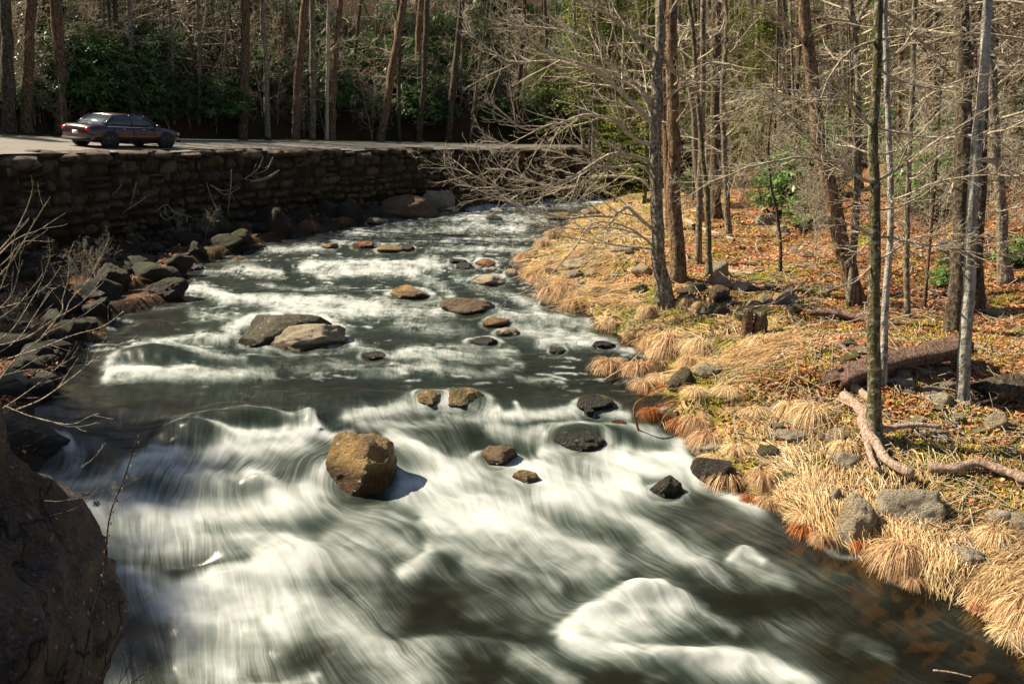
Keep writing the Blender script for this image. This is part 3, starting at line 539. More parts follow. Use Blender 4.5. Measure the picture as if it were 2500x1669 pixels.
# boulders part the current, throw a collar of foam and leave a slick behind
col_ = np.zeros(PX.shape)
for (x0_, y0_, x1_, y1_, *_q) in ROCKS:
    cx_, w_, hh_ = (x0_+x1_)/2/K, (x1_-x0_)/2/K, (y1_-y0_)/K; yb_ = y1_/K-min(hh_*.35, w_*.28); rw_, rh_ = w_, max(min(hh_*.5, w_*.45), 2.5)
    c0, c1 = np.searchsorted(pxs, [cx_-4*w_, cx_+4*w_]); r0, r1 = np.searchsorted(pys, [yb_-4*rh_, yb_+5*rh_])
    if c1 <= c0 or r1 <= r0: continue
    sl = (slice(r0, r1), slice(c0, c1)); ex = (PX[sl]-cx_+wx[sl]*.08)/rw_; ey = (PY[sl]-yb_+wy[sl]*.08)/rh_; e = np.hypot(ex, ey)+1e-6; nx_, ny_ = ex/e, ey/e
    k_ = np.clip(1/e**2, 0, 1)*sstep(4, 2.5, e); un = fx[sl]*nx_+fy[sl]*ny_; fx[sl] -= k_*(2*un*nx_-fx[sl]); fy[sl] -= k_*(2*un*ny_-fy[sl])
    wake = np.exp(-(ex/.95)**2)*sstep(0, .8, ey)*sstep(4.5, 1.2, ey); foam[sl] *= 1-.65*wake
    up = sstep(.9, -.6, ny_); foam[sl] = np.maximum(foam[sl], (.45+.45*rng.random())*np.exp(-((e-1.12)/.22)**2)*(.35+.65*up)*(.6+.8*fbm(PX[sl]/14, PY[sl]/9, 44, 2)))
n = np.hypot(fx, fy)+1e-9; fx /= n; fy /= n
# line integral convolution on the raster (index space)
rowpx = np.gradient(pys)[:, None]
vi = fy/rowpx; vj = fx/2.7
def samp(A, i, j):
    i = np.clip(i, 0, nr-1.001); j = np.clip(j, 0, nc-1.001); a = i.astype(np.int32); b = j.astype(np.int32); u = i-a; v = j-b
    f = A.ravel(); k = a*nc+b
    return (f[k]*(1-v)+f[k+1]*v)*(1-u)+(f[k+nc]*(1-v)+f[k+nc+1]*v)*u
def lic(srcs, length, step=2.2, back_only=False):
    """length: array of streak half-length in px"""
    outs = [s.copy() for s in srcs]; wsum = np.ones(PX.shape); I0, J0 = np.meshgrid(np.arange(nr, dtype=float), np.arange(nc, dtype=float), indexing='ij')
    for sg in ((-1,) if back_only else (-1, 1)):
        i, j = I0.copy(), J0.copy(); k = 0
        while k*step < length.max():
            vi_ = samp(vi, i, j); vj_ = samp(vj, i, j); i = i+sg*step*vi_; j = j+sg*step*vj_; k += 1
            w_ = np.clip(1-(k*step)/length, 0, 1)
            for o, s in zip(outs, srcs): o += w_*samp(s, i, j)
            wsum += w_
    return [o/wsum for o in outs]
LEN = np.interp(PY, [450, 600, 900, 980, 1150, 1568], [3, 5, 8, 26, 60, 95])*np.interp(foam, [0, 1], [1.0, .65])*np.clip(.25+1.6*fbm(PX/(80*wn), PY/(44*wn), 28, 3), .35, 1.6)
nzf = rng.random(PX.shape); 
def blur(a, k):
    for _ in range(2):
        c = np.cumsum(np.pad(a, ((k+1, k), (0, 0)), mode='edge'), 0); a = (c[2*k+1:]-c[:-2*k-1])/(2*k+1)
        c = np.cumsum(np.pad(a, ((0, 0), (k+1, k)), mode='edge'), 1); a = (c[:, 2*k+1:]-c[:, :-2*k-1])/(2*k+1)
    return a
def norm(a): return (a-a.mean())/a.std()
fine, = lic([nzf], LEN)
mid, = lic([norm(blur(nzf, 2))], LEN*1.3)
coarse, = lic([norm(blur(rng.random(PX.shape), 5))], LEN*1.5)
fm, = lic([foam], LEN*.55, back_only=True)
loc = lambda a: (a-blur(a, 18))/np.sqrt(blur((a-blur(a, 18))**2, 18)+1e-9)
fine = loc(fine); mid = loc(mid); coarse = loc(coarse)
foam_s = .74*foam+.26*fm
for pl, w, s in DARK:
    d = dist_poly(pl, PX+wx*.3, PY+wy*.3); foam_s *= 1-.8*s*np.exp(-(d/(w*1.1))**2)
patch = np.clip(.25+1.5*fbm(PX/(120*wn), PY/(55*wn), 81, 4), .3, 1.7)
fuzz = loc(.6*fbm(PX/(11*wn), PY/(7*wn), 71, 4)+.8*fbm(PX/(46*wn), PY/(8*wn), 72, 4)); kf = np.interp(PY, [450, 850, 1050], [.9, .75, .26]); kn = np.interp(PY, [950, 1150], [0, 1]); streak = (.42*(1-.45*kn)*fine+(.40-.22*kn)*mid+(.26-.10*kn)*coarse)*(1-kf*.6)+kf*.55*fuzz
amp = np.interp(PY, [900, 1150], [.02, .07])+.30*np.clip(foam_s*(1.2-foam_s)*2.4, 0, 1)
fo = np.clip(foam_s*.96+streak*patch*amp*np.interp(PY, [500, 1000, 1200], [1.25, .34, .30])-.02, 0, 1)
billow, = lic([norm(fbm(PX/(34*wn), PY/(22*wn), 91, 4))], LEN*.12); billow = loc(billow)
fo = np.clip(fo*(1+np.interp(PY, [850, 1050], [.08, .13])*billow)+np.interp(PY, [900, 1100], [0, 1])*(.045*np.clip(fine-.6, 0, 2)*patch*np.clip(foam_s*1.3+.25, 0, 1)-.05*np.clip(-mid-.6, 0, 2)*foam_s), 0, 1)
base_veil = np.interp(PY, [880, 1120], [.12, 1.05])*np.clip(.05+.16*norm(blur(fbm(PX/140, PY/60, 12, 4), 2))*.5+.10, 0, .35)*np.interp(PX+(1568-PY)*.35, [1500, 2050], [1, .25])
fo = np.clip(1-(1-fo)*(1-np.clip(base_veil*(1+.16*fine+.2*streak), 0, .6)), 0, 1); fo = .94*(1-np.exp(-1.35*fo))/(1-np.exp(-1.35))
aer = np.clip(blur(foam_s, 14)*1.3, 0, 1)
scl = WY/1944.
Zd = WZ + bump + scl*(.30*coarse+.20*mid+.06*fine)*np.interp(PY, [950, 1150], [1, .45])*(.6+1.0*foam_s) + .10*blur(foam_s, 4)*np.clip(WY/14, .5, 1) + (fbm(WX*1.4, WY*2.4, 21, 3)-.5)*.10+(fbm(WX*3.1, WY*5, 22, 2)-.5)*.05*np.clip(WY/20, .3, 1)
_in = (WX > XL(WY)+.1) & (WX < XR(WY)-.1); Zd = np.where(_in, np.maximum(Zd, ground(WX, WY)+.035), Zd)
keep = ((WX > XL(WY)-1.3) & (WX < XR(WY)+.7) & (SW(WX, WY) < 1.0))[:-1, :-1]
V = np.stack([WX, WY, Zd], -1).reshape(-1, 3)
dep = np.clip(Zd-ground(WX, WY), 0, 2)
V, Fc, at = compact(V, grid_faces(nr, nc, keep)[:, ::-1], {'foam': fo.ravel(), 'aer': aer.ravel(), 'depth': dep.ravel(), 'glint': np.clip(.5+.25*fine, 0, 1).ravel()})
def m_water():
    b = NB('stream_water'); foam = b.attr('foam'); aer = b.attr('aer'); dep = b.attr('depth'); v = b.world()
    body = b.mix(b.noise(v, .35, 3), (.005, .007, .004), (.012, .009, .004)); body = b.mix(b.math('MULTIPLY', aer, .8), body, (.026, .046, .033))
    dif = b.n('ShaderNodeBsdfDiffuse', ins={'Color': body}); tr = b.n('ShaderNodeBsdfTransparent', ins={'Color': (.85, .74, .50)})
    op = b.math('ADD', b.math('SUBTRACT', 1.0, b.math('POWER', 2.718, b.math('MULTIPLY', dep, -3.2))), b.math('MULTIPLY', aer, .8), clamp=True)
    inn = b.n('ShaderNodeMixShader', ins={0: op, 1: tr.outputs[0], 2: dif.outputs[0]})
    nrm = b.bump(b.attr('glint'), .08, .01)
    gl = b.n('ShaderNodeBsdfGlossy', ins={'Roughness': .26, 'Normal': nrm, 'Color': (.55, .55, .55)})
    fr = b.n('ShaderNodeFresnel', ins={'IOR': 1.33, 'Normal': nrm})
    w = b.n('ShaderNodeMixShader', ins={0: fr.outputs[0], 1: inn.outputs[0], 2: gl.outputs[0]})
    fcol = b.mix(foam, (.15, .205, .165), (.56, .57, .55))
    fd = None; fa = b.math('POWER', foam, 1.35)
    gn = b.n('ShaderNodeNewGeometry').outputs['Normal']; vm = b.n('ShaderNodeMix', data_type='VECTOR'); b.put(vm, 0, .7); b.put(vm, 4, gn); vm.inputs[5].default_value = (0, 0, 1)
    nn = b.n('ShaderNodeVectorMath', operation='NORMALIZE'); b.put(nn, 0, vm.outputs[1]); f1 = b.n('ShaderNodeBsdfDiffuse', ins={'Color': fcol, 'Normal': nn.outputs[0]}); f2 = b.n('ShaderNodeBsdfTranslucent', ins={'Color': fcol, 'Normal': nn.outputs[0]})
    fd = b.n('ShaderNodeMixShader', ins={0: .12, 1: f1.outputs[0], 2: f2.outputs[0]})
    out = b.n('ShaderNodeMixShader', ins={0: fa, 1: w.outputs[0], 2: fd.outputs[0]})
    b.t.links.new(out.outputs[0], b.out.inputs[0]); return b.m
kind(link('stream_water', mesh('stream_water', V, Fc, m_water(), True, at)), 'structure')
# ---------------------------------------------------------------- rocks
import bmesh
def ico(n):
    bm = bmesh.new(); bmesh.ops.create_icosphere(bm, subdivisions=n, radius=1.0)
    V = np.array([v.co[:] for v in bm.verts]); Fc = np.array([[v.index for v in f.verts] for f in bm.faces]); bm.free()
    return V/np.linalg.norm(V, axis=1)[:, None], Fc
ICO = {k: ico(k) for k in (2, 3, 4, 5, 6)}
def n3(V, sc, seed, octv=4):
    r = np.random.default_rng(seed); s = 0; a = 1.
    for o in range(octv):
        k = r.normal(size=(7, 3))*sc*2**o; ph = r.random(7)*6.28; s = s+a*np.sin(V@k.T+ph).mean(1); a *= .55
    return s
def rock_verts(seed, lod=3, angular=.5, rough=.10):
    r = np.random.default_rng(seed); D, Fc = ICO[lod]
    N = r.normal(size=(int(13+8*angular), 3)); N /= np.linalg.norm(N, axis=1)[:, None]; dist = r.uniform(.68, 1.0, len(N))
    q = np.maximum(D@N.T, 1e-3)/dist; p = 7+38*angular
    rad = (np.sum(q**p, 1)+.85**p)**(-1/p)
    V = D*rad[:, None]; V = V*(1+.13*n3(V, 1.6, seed+5, 2)+rough*n3(V, 4., seed+9, 3)+(rough*.45*n3(V, 13., seed+3, 4) if lod > 4 else 0))[:, None]
    lo, hi = V.min(0), V.max(0); V = (V-(lo+hi)/2)/((hi-lo)/2)
    return V, Fc
RM = {
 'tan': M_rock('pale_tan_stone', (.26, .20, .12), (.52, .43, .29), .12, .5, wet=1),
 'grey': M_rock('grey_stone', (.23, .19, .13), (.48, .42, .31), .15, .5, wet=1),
 'dark': M_rock('dark_wet_stone', (.016, .013, .009), (.055, .044, .024), .26, .25, wet=1, rough=.45),
 'brown': M_rock('brown_stone', (.11, .065, .032), (.24, .155, .08), .2, .2, wet=1, rough=.6),
 'moss': M_rock('mossy_stone', (.045, .036, .016), (.17, .14, .075), .40, .6, (.055, .055, .008), wet=1),
 'lich': M_rock('dark_lichened_stone', (.022, .019, .010), (.12, .10, .055), .22, .8, (.04, .042, .008), wet=1),
 'amber': M_rock('algae_stained_stone', (.11, .058, .013), (.52, .32, .10), .36, .9, (.05, .042, .008), wet=1, rough=.5),
 'bank': M_rock('shaded_bank_stone', (.015, .011, .006), (.075, .050, .026), .42, .35, (.035, .038, .006), wet=1),  # darkened stone: shade of the left bank is put into its colour
 'fore': M_rock('lichen_rock', (.050, .033, .027), (.20, .14, .115), .0, 1., (.05, .06, .01), sc=1.5),
 'rust': M_rock('rust_stained_stone', (.20, .07, .02), (.42, .19, .06), .1, .1, wet=1, rough=.5)}
def m_fore():
    b = NB('lichen_ledge'); v = b.coord('Object'); n1 = b.noise(v, 1.6, 6, .65); n2 = b.noise(v, 9, 6, .7); n3_ = b.noise(v, 38, 4, .65); wv = b.n('ShaderNodeVectorMath', operation='ADD'); b.put(wv, 0, v); b.put(wv, 1, b.n('ShaderNodeTexNoise', ins={'Vector': v, 'Scale': 2.5}).outputs[1])
    cr = b.ramp(b.vor(wv.outputs[0], .9, 'DISTANCE_TO_EDGE'), (0., 1.), (.035, 0.)); col = b.mix(b.ramp(n1, (.35, 0.), (.62, 1.)), (.024, .015, .011), (.135, .09, .068)); col = b.mix(b.ramp(n2, (.45, 0.), (.68, .85)), col, (.018, .012, .010))
    col = b.mix(b.math('MULTIPLY', b.ramp(n3_, (.52, 0.), (.66, 1.)), .5), col, (.24, .175, .145))
    li = b.ramp(b.math('ADD', b.vor(v, 9), b.math('MULTIPLY', n3_, .7)), (.42, 1.), (.54, 0.)); lm_ = b.ramp(b.noise(v, 2.6, 4, .7), (.46, 0.), (.56, 1.)); col = b.mix(b.math('MULTIPLY', li, lm_), col, (.42, .40, .30))
    col = b.mix(b.math('MULTIPLY', b.ramp(b.noise(v, 4.2, 4, .7), (.60, 0.), (.66, 1.)), .8), col, (.10, .085, .015)); col = b.mix(cr, col, (.006, .005, .004))
    hgt = b.math('SUBTRACT', b.math('ADD', b.math('ADD', n1, n2), b.math('MULTIPLY', n3_, .4)), b.math('MULTIPLY', cr, .5)); return b.done(col, .8, b.bump(hgt, 1., .12), .3)
RM['fore'] = m_fore()
def scene_h(x, y):
    inside = (x < XR(y)) & (x > XL(y)); return np.where(inside, np.maximum(zw(x, y), ground(x, y)), ground(x, y))
def wave(px, py):
    i = int(np.clip(np.searchsorted(pys, py/K), 0, nr-1)); j = int(np.clip(np.searchsorted(pxs, px/K), 0, nc-1)); return float(Zd[i, j]-WZ[i, j])
def rock_at(x0, y0, x1, y1, mat, ang=.5, seed=0, lod=3, dscale=.75, name='rock', hmin=.12, level=None):
    cx = (x0+x1)/2; b = hit(cx, y1-1, scene_h if level is None else level)[0]; dist = b[1]
    w = (x1-x0)/F*dist*1.04; dp = max(w*dscale, .08); cy = b[1]+dp*.5; k = cy/b[1]; cxw = b[0]*k
    rz_ = ray(cx, y0)[1]; zt = CZ+float(rz_)*(cy+.05*dp); zs = float(scene_h(cxw, cy)); wet_ = level is None and XL(b[1]) < b[0] < XR(b[1])
    if wet_: b[2] += max(wave(cx, y1), -.05)-(.03 if seed != 22 else .08)
    base = b[2] if wet_ else min(b[2], zs); h = float(np.clip(zt-base, max(hmin, .3 if wet_ else .12)*w, 1.3*w))
    sink = .35*h+.10*min(1, w); V, Fc = rock_verts(seed*13+7, lod, ang)
    V = V*np.array([w/2, dp/2, (h+sink)/2]); 
    wet = np.clip(1-((V[:, 2]-(-(h+sink)/2+sink))/(.14+(.24 if seed != 22 else .80)*h)), 0, 1)*(1.0 if cxw < float(XR(cy))+.15 and cxw > float(XL(cy))-.15 else 0)
    if wet_:
        zl = -(h+sink)/2+sink; fac = max(1., (base-float(ground(cxw, cy))+.08)/sink); V[:, 2] = np.where(V[:, 2] < zl, zl-(zl-V[:, 2])*fac, V[:, 2])
    me_ = mesh(name, V, Fc, RM[mat], True, {'wet': wet})
    o = link(name, me_, None, (cxw, cy, base+(h-sink)/2)); o.rotation_euler = (0, 0, -math.atan2(cxw, cy)*.8); return o
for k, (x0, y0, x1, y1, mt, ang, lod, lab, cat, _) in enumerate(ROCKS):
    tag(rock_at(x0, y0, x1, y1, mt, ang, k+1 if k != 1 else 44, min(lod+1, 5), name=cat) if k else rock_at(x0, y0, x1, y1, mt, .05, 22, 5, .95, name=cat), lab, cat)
# stones lying under the clear shallows
for k, (x, y, w_, mt, lab) in enumerate([(1858,1286,60,'amber','yellow stone glowing under the clear shallows'),(1780,1325,50,'rust','orange stone under the shallow water by the small wave'),(2155,1480,60,'rust','red-brown stone deep in the brown pool'),(1930,1362,44,'amber','olive stone under the brown shallows'),(2060,1420,60,'brown','flat brown stone on the pool bed'),(2290,1540,80,'brown','wide brown stone on the bed near the straw bank'),(1890,1310,50,'rust','rusty flat stone by the sedge clump')]):
    o = rock_at(x-w_/2, y-w_*.3, x+w_/2, y+w_*.15, mt, .3, 300+k, 3, level=ground); o.name = 'rock'; o.location.z -= .02; tag(o, lab, 'rock')
# foreground rock
def big_rock(name, c, dims, seed, mat, ang, lod=5, rough=.05, yaw=0):
    V, Fc = rock_verts(seed, lod, ang, rough); o = link(name, mesh(name, V*np.array(dims)/2, Fc, RM[mat], True, {'wet': np.zeros(len(V))}), None, c, (0, 0, yaw)); return o
tag(big_rock('boulder', (-4.50, 4.0, 1.0), (3.3, 5.2, 5.1), 21, 'fore', .85, 6, .14, yaw=.06), 'huge lichen-flecked brown rock filling the near shaded corner', 'boulder')
# cobbles and filler stones: shared meshes
CM = {}
def cob_mesh(mt, v):
    if (mt, v) not in CM:
        V, Fc = rock_verts(900+v*7, 2 if mt != 'bank' else 3, [.15, .3, .5, .7][v % 4] if mt != 'bank' else [.6, .8, 1., .9][v % 4], .05 if mt != 'bank' else .12); CM[(mt, v)] = mesh('stone', V, Fc, RM[mt], True, {'wet': np.zeros(len(V))})
    return CM[(mt, v)]
def scatter(n, poly, size, mats, lab, group, name='stone', cat='stone', seed=0, flat=.55, fn=None, lm=None):
    r = np.random.default_rng(seed); P = np.array(poly, float); lo, hi = P.min(0), P.max(0); got = 0
    while got < n:
        px, py = r.uniform(lo, hi); inside = False; j = len(P)-1
        for i in range(len(P)):
            if (P[i, 1] > py) != (P[j, 1] > py) and px < (P[j, 0]-P[i, 0])*(py-P[i, 1])/(P[j, 1]-P[i, 1])+P[i, 0]: inside = not inside
            j = i
        if not inside: continue
        h = hit(px, py, fn or scene_h)[0]; s = size[0]+(size[1]-size[0])*r.random()**2.2; mt = mats[r.integers(len(mats))]
        o = link(name, cob_mesh(mt, int(r.integers(8))), None, (h[0], h[1], h[2]+s*.10), (r.normal()*.15, r.normal()*.15, r.random()*6.28), (s*.5, s*.5*r.uniform(.55, .9), s*.5*flat*r.uniform(.7, 1.1)))
        tag(o, lab if lm is None else lab+' '+near(lm, px), cat, group); got += 1
scatter(26, [(2130,905),(2340,880),(2350,965),(2200,975)], (.12,.34), ['grey','tan','grey'], 'rounded cobble heaped between the leaning log and the birch', 'cobbles heaped by the log', 'cobble', 'cobble', 1)
scatter(34, [(1960,815),(2140,810),(2130,870),(1980,875)], (.10,.28), ['grey','moss','tan'], 'half-buried cobble in the leaves above the leaning log', 'cobbles above the log', 'cobble', 'cobble', 2, .4)
scatter(46, [(1260,610),(1480,585),(1640,640),(1600,720),(1440,735),(1280,665)], (.10,.42), ['tan','grey','tan','brown'], 'loose stone scattered over the straw of the gravel point', 'stones on the gravel point', 'stone', 'stone', 3)
scatter(34, [(1650,660),(1900,690),(1960,760),(1880,790),(1660,760)], (.12,.42), ['moss','brown','grey'], 'filler stone in the mossy pile beside the branching tree', 'stones in the mossy pile', 'stone', 'stone', 4)
scatter(34, [(2150,985),(2480,990),(2490,1110),(2180,1120)], (.08,.30), ['tan','grey','tan'], 'small stone among leaves and moss under the birch', 'stones under the birch', 'stone', 'stone', 5, .45)
scatter(26, [(1860,1000),(2100,990),(2110,1190),(1900,1200)], (.07,.24), ['tan','grey','moss'], 'small stone in the straw around the driftwood', 'stones round the driftwood', 'stone', 'stone', 6)
scatter(28, [(1430,735),(1520,735),(1510,775),(1440,770)], (.05,.14), ['grey','grey','tan'], 'grey pebble in the little beach by the sedge mops', 'pebbles in the little beach', 'pebble', 'pebble', 7)
scatter(30, [(1650,520),(2450,560),(2450,720),(1800,640)], (.15,.55), ['moss','tan','grey'], 'weathered stone in the leaf litter', 'stones in the far litter', 'stone', 'stone', 8, .5, lm=LM_R)
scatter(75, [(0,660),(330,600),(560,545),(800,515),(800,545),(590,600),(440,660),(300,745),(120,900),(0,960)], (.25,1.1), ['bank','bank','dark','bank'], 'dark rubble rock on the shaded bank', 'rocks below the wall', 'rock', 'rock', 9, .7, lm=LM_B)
scatter(18, [(1120,490),(1600,488),(1600,500),(1120,512)], (.2,.6), ['grey','moss','brown'], 'stone at the far waterline under the wall', 'stones at the far waterline', 'stone', 'stone', 10, .6)
scatter(20, [(1850,1400),(2300,1440),(2480,1640),(1900,1640)], (.08,.20), ['brown','bank','brown'], 'brown cobble on the bed of the clear pool', 'cobbles on the pool bed', 'cobble', 'cobble', 11, .9, fn=ground)

# ---------------------------------------------------------------- retaining wall
def m_wall(nm, a, b_, moss):
    b = NB(nm); r = b.rnd(); v = b.world(); co = b.coord('Object')
    n1 = b.noise(v, 3.5, 5, .65); n2 = b.noise(v, 22, 4, .7); st = b.noise(b.world((3.5, 3.5, .5)), 1.0, 4, .6)
    col = b.mix(r, a, b_); col = b.mix(b.ramp(n2, (.35, 0.), (.7, .8)), col, tuple(x*.45 for x in a))
    col = b.mix(b.math('MULTIPLY', b.ramp(st, (.5, 0.), (.62, 1.)), .75), col, (.025, .016, .008))
    col = b.mix(b.math('MULTIPLY', b.ramp(b.noise(b.world((5, 5, .6)), 1.3, 4), (.6, 0.), (.72, 1.)), .35), col, (.32, .30, .24))
    col = b.mix(b.math('MULTIPLY', b.ramp(n1, (.52, 0.), (.66, 1.)), moss), col, (.05, .045, .010))
    return b.done(col, .85, b.bump(b.math('ADD', n1, n2), .9, .05), .2)
WST = m_wall('wall_stone', (.050, .034, .019), (.165, .125, .075), .7); MORT = m_wall('wall_core', (.03, .024, .016), (.04, .03, .02), .5); COPE = m_wall('coping_stone', (.13, .09, .06), (.24, .18, .13), .7)
s = np.arange(4, 76, .5); x0, y0, tx, ty = wall_at(s, .14); x1, y1, _, _ = wall_at(s, .75)
zb = np.minimum(ground(*wall_at(s, -.1)[:2]), 3.0)-.5; tp = np.full(len(s), 4.10)
V = np.stack([np.stack([x0, y0, zb], 1), np.stack([x0, y0, tp], 1), np.stack([x1, y1, tp], 1), np.stack([x1, y1, zb], 1)], 1).reshape(-1, 3)
n = len(s); i = np.arange(n-1)[:, None]*4; q = np.concatenate([np.stack([i[:, 0]+k, i[:, 0]+4+k, i[:, 0]+4+(k+1) % 4, i[:, 0]+(k+1) % 4], 1) for k in range(4)])
wall = tag(link('stone_wall', mesh('stone_wall', V, q, MORT)), 'dark rough stone retaining wall carrying the road above the stream', 'wall'); wall['kind'] = 'thing'
def stone_box(seed, rough=.10):
    r = np.random.default_rng(seed); n_ = 4; g = np.linspace(-1, 1, n_); A, B = np.meshgrid(g, g)
    V = []; 
    edge = (np.abs(A) > .99)|(np.abs(B) > .99); yy = np.where(edge, .15, -.5)+r.normal(size=A.shape)*.12
    aa = A*.5*(1-.03*r.random(A.shape))+r.normal(size=A.shape)*.035; bb = B*.5+r.normal(size=A.shape)*.04
    front = np.stack([aa, yy, bb], -1).reshape(-1, 3); Fq = [tuple(v) for v in grid_faces(n_, n_)]
    ring = [j for j in range(n_)]+[n_*(j+1)+n_-1 for j in range(n_-1)]+[n_*(n_-1)+n_-2-j for j in range(n_-1)]+[n_*(n_-2-j) for j in range(n_-2)]
    back = front[ring].copy(); back[:, 1] = .6; V = np.vstack([front, back]); m = len(ring)
    sides_ = [(ring[k], ring[(k+1) % m], n_*n_+(k+1) % m, n_*n_+k) for k in range(m)]
    return V, np.vstack([np.array(Fq)[:, :], np.array(sides_)[:, ::-1]])
SBM = [mesh('stone', *stone_box(50+k), WST, True) for k in range(12)]
SBV = [stone_box(50+k) for k in range(12)]
CBM = [mesh('coping_stone', *stone_box(80+k), COPE, True) for k in range(6)]
r = np.random.default_rng(5); cand = []
z = 4.02
while z > .5:
    hgt = r.uniform(.30, .54); s_ = 4+r.random()
    while s_ < 68:
        wd = r.uniform(.30, .95); sc_ = s_+wd/2; x, y, tx_, ty_ = wall_at(sc_, .10+r.uniform(-.05, .05))
        if z-hgt > min(float(ground(x+.2, y-.2)), 3.)-.45 and r.random() < .985:
            split = r.random() < .22 and hgt > .36
            if split:
                f = r.uniform(.3, .7); cand.append((sc_, x, y, tx_, ty_, z-hgt*f/2, wd-.03, hgt*f-.03)); cand.append((sc_, x, y, tx_, ty_, z-hgt*(f+(1-f)/2), wd-.03, hgt*(1-f)-.03))
            else: cand.append((sc_, x, y, tx_, ty_, z-hgt/2+r.uniform(-.22, .22)*hgt, wd-.03, hgt-.03))
        s_ += wd
    z -= hgt
px_ = [(c[6]*c[7]/c[2]**2)*(1 if 1250+F*c[1]/c[2] > -30 and 1250+F*c[1]/c[2] < 1750 else 0) for c in cand]; order = np.argsort(px_)[::-1]
mb = MB()
for k, q_ in enumerate(order):
    sc_, x, y, tx_, ty_, zc, wd, hg = cand[q_]; a = math.atan2(ty_, tx_)
    if k < 285:
        link('stone', SBM[k % 12], wall, (x, y, zc), (r.normal()*.03, r.normal()*.06, a+r.normal()*.05), (wd*r.uniform(.9, 1.06), .34*r.uniform(.7, 1.5), hg*r.uniform(.82, 1.12)))
    else:
        V, Fq = SBV[k % 12]; V = V*np.array([wd, .3, hg]); ca, sa = math.cos(a), math.sin(a); V = np.stack([V[:, 0]*ca-V[:, 1]*sa+x, V[:, 0]*sa+V[:, 1]*ca+y, V[:, 2]+zc], 1); mb.add(V, Fq)
kind(link('stones', mb.me('stones', [WST], True), wall), 'stuff')
s_ = 6.
while s_ < 66:
    wd = r.uniform(.5, 1.7); x, y, tx_, ty_ = wall_at(s_+wd/2, .22+r.uniform(-.08, .08)); hg = r.uniform(.18, .50)
    V, Fq = None, None
    o = link('coping_stone', CBM[r.integers(6)], wall, (x, y, 4.24+r.uniform(-.07, .10)-hg/2), (0, 0, math.atan2(ty_, tx_)), (wd-.02, .85, hg)); s_ += wd
scatter(26, [(0,800),(230,780),(170,900),(110,985),(0,985)], (.15,.6), ['bank','dark','bank'], 'dark mossy rock at the dim waterline under the willow', 'rocks under the willow', 'rock', 'rock', 31, .7)
# ---------------------------------------------------------------- litter, straw, sedge
def m_var(name, stops, rough=.8, trans=0., spec=.2, wet=False):
    b = NB(name); c = b.ramp(b.attr('var'), *stops)
    b.done(c, rough, None, spec)
    if trans:
        d = b.n('ShaderNodeBsdfTranslucent', ins={'Color': c}); m = b.n('ShaderNodeMixShader', ins={0: trans, 1: b.p.outputs[0], 2: d.outputs[0]}); b.t.links.new(m.outputs[0], b.out.inputs[0])
    return b.m
M_LEAF = m_var('fallen_leaf', [(0, (.10, .035, .018)), (.35, (.36, .13, .05)), (.7, (.54, .27, .125)), (1, (.64, .43, .26))], .7, .15)
M_STRAW = m_var('dry_straw', [(0, (.24, .11, .04)), (.25, (.48, .29, .12)), (.7, (.72, .55, .31)), (1, (.84, .71, .46))], .6, .2)
M_SEDGE = m_var('dead_sedge', [(0, (.20, .07, .02)), (.4, (.46, .27, .13)), (1, (.70, .52, .31))], .6, .2)
M_RUST = m_var('rust_sedge', [(0, (.16, .035, .008)), (.5, (.38, .11, .025)), (1, (.52, .26, .09))], .6, .2)
M_SHSEDGE = m_var('shaded_brown_sedge', [(0, (.07, .035, .015)), (.5, (.20, .12, .055)), (1, (.32, .21, .11))], .7, .1)  # darker copy of the sedge, bank shade included in its colour
M_GREEN = m_var('green_grass', [(0, (.04, .06, .008)), (1, (.18, .20, .03))], .6, .3)
M_MOSS = m_var('moss', [(0, (.07, .08, .008)), (.6, (.24, .24, .02)), (1, (.42, .39, .05))], .95, .1)
def blades(P, az, L, Wd, rise, droop, nseg=3, var=None, jit=.1):
    """strips from P along azimuth az; rise and droop shape the arc"""
    N = len(P); t = np.linspace(0, 1, nseg+1)[None, :]; hx = np.cos(az)[:, None]; hy = np.sin(az)[:, None]
    rho = L[:, None]*t; zz = rise[:, None]*4*t*(1-t)*.5*2**.5 - droop[:, None]*t**2.2
    C = np.stack([P[:, :1]+hx*rho, P[:, 1:2]+hy*rho, P[:, 2:3]+zz], -1)
    w = Wd[:, None]*(1-t**2*.8); sx, sy = -hy*w*.5, hx*w*.5; tw = rng.normal(size=(N, 1))*.5
    A = C+np.stack([sx, sy, w*tw*.5], -1); B = C-np.stack([sx, sy, w*tw*.5], -1)
    V = np.stack([A, B], 2).reshape(-1, 3); b0 = (np.arange(N)*(nseg+1)*2)[:, None]; k = np.arange(nseg)[None, :]*2
    Q = np.stack([b0+k, b0+k+1, b0+k+3, b0+k+2], -1).reshape(-1, 4); va = np.repeat(rng.random(N) if var is None else var, (nseg+1)*2)
    return V, Q, va
def image_even(n, px0, px1, y0, y1, r=rng):
    """points spread evenly as seen, on the banks"""
    u = r.uniform((px0-1250)/F, (px1-1250)/F, n); y = 1/(1/y1+(1/y0-1/y1)*r.random(n)); x = u*(y*CP+1.0)
    return x, y
def lay(name, n, fn_ok, mk, mats, label=None):
    x, y = image_even(n, 900, 2750, 4.0, 48.); p = fn_ok(x, y); m = rng.random(n) < p; x, y = x[m], y[m]; return mk(x, y)
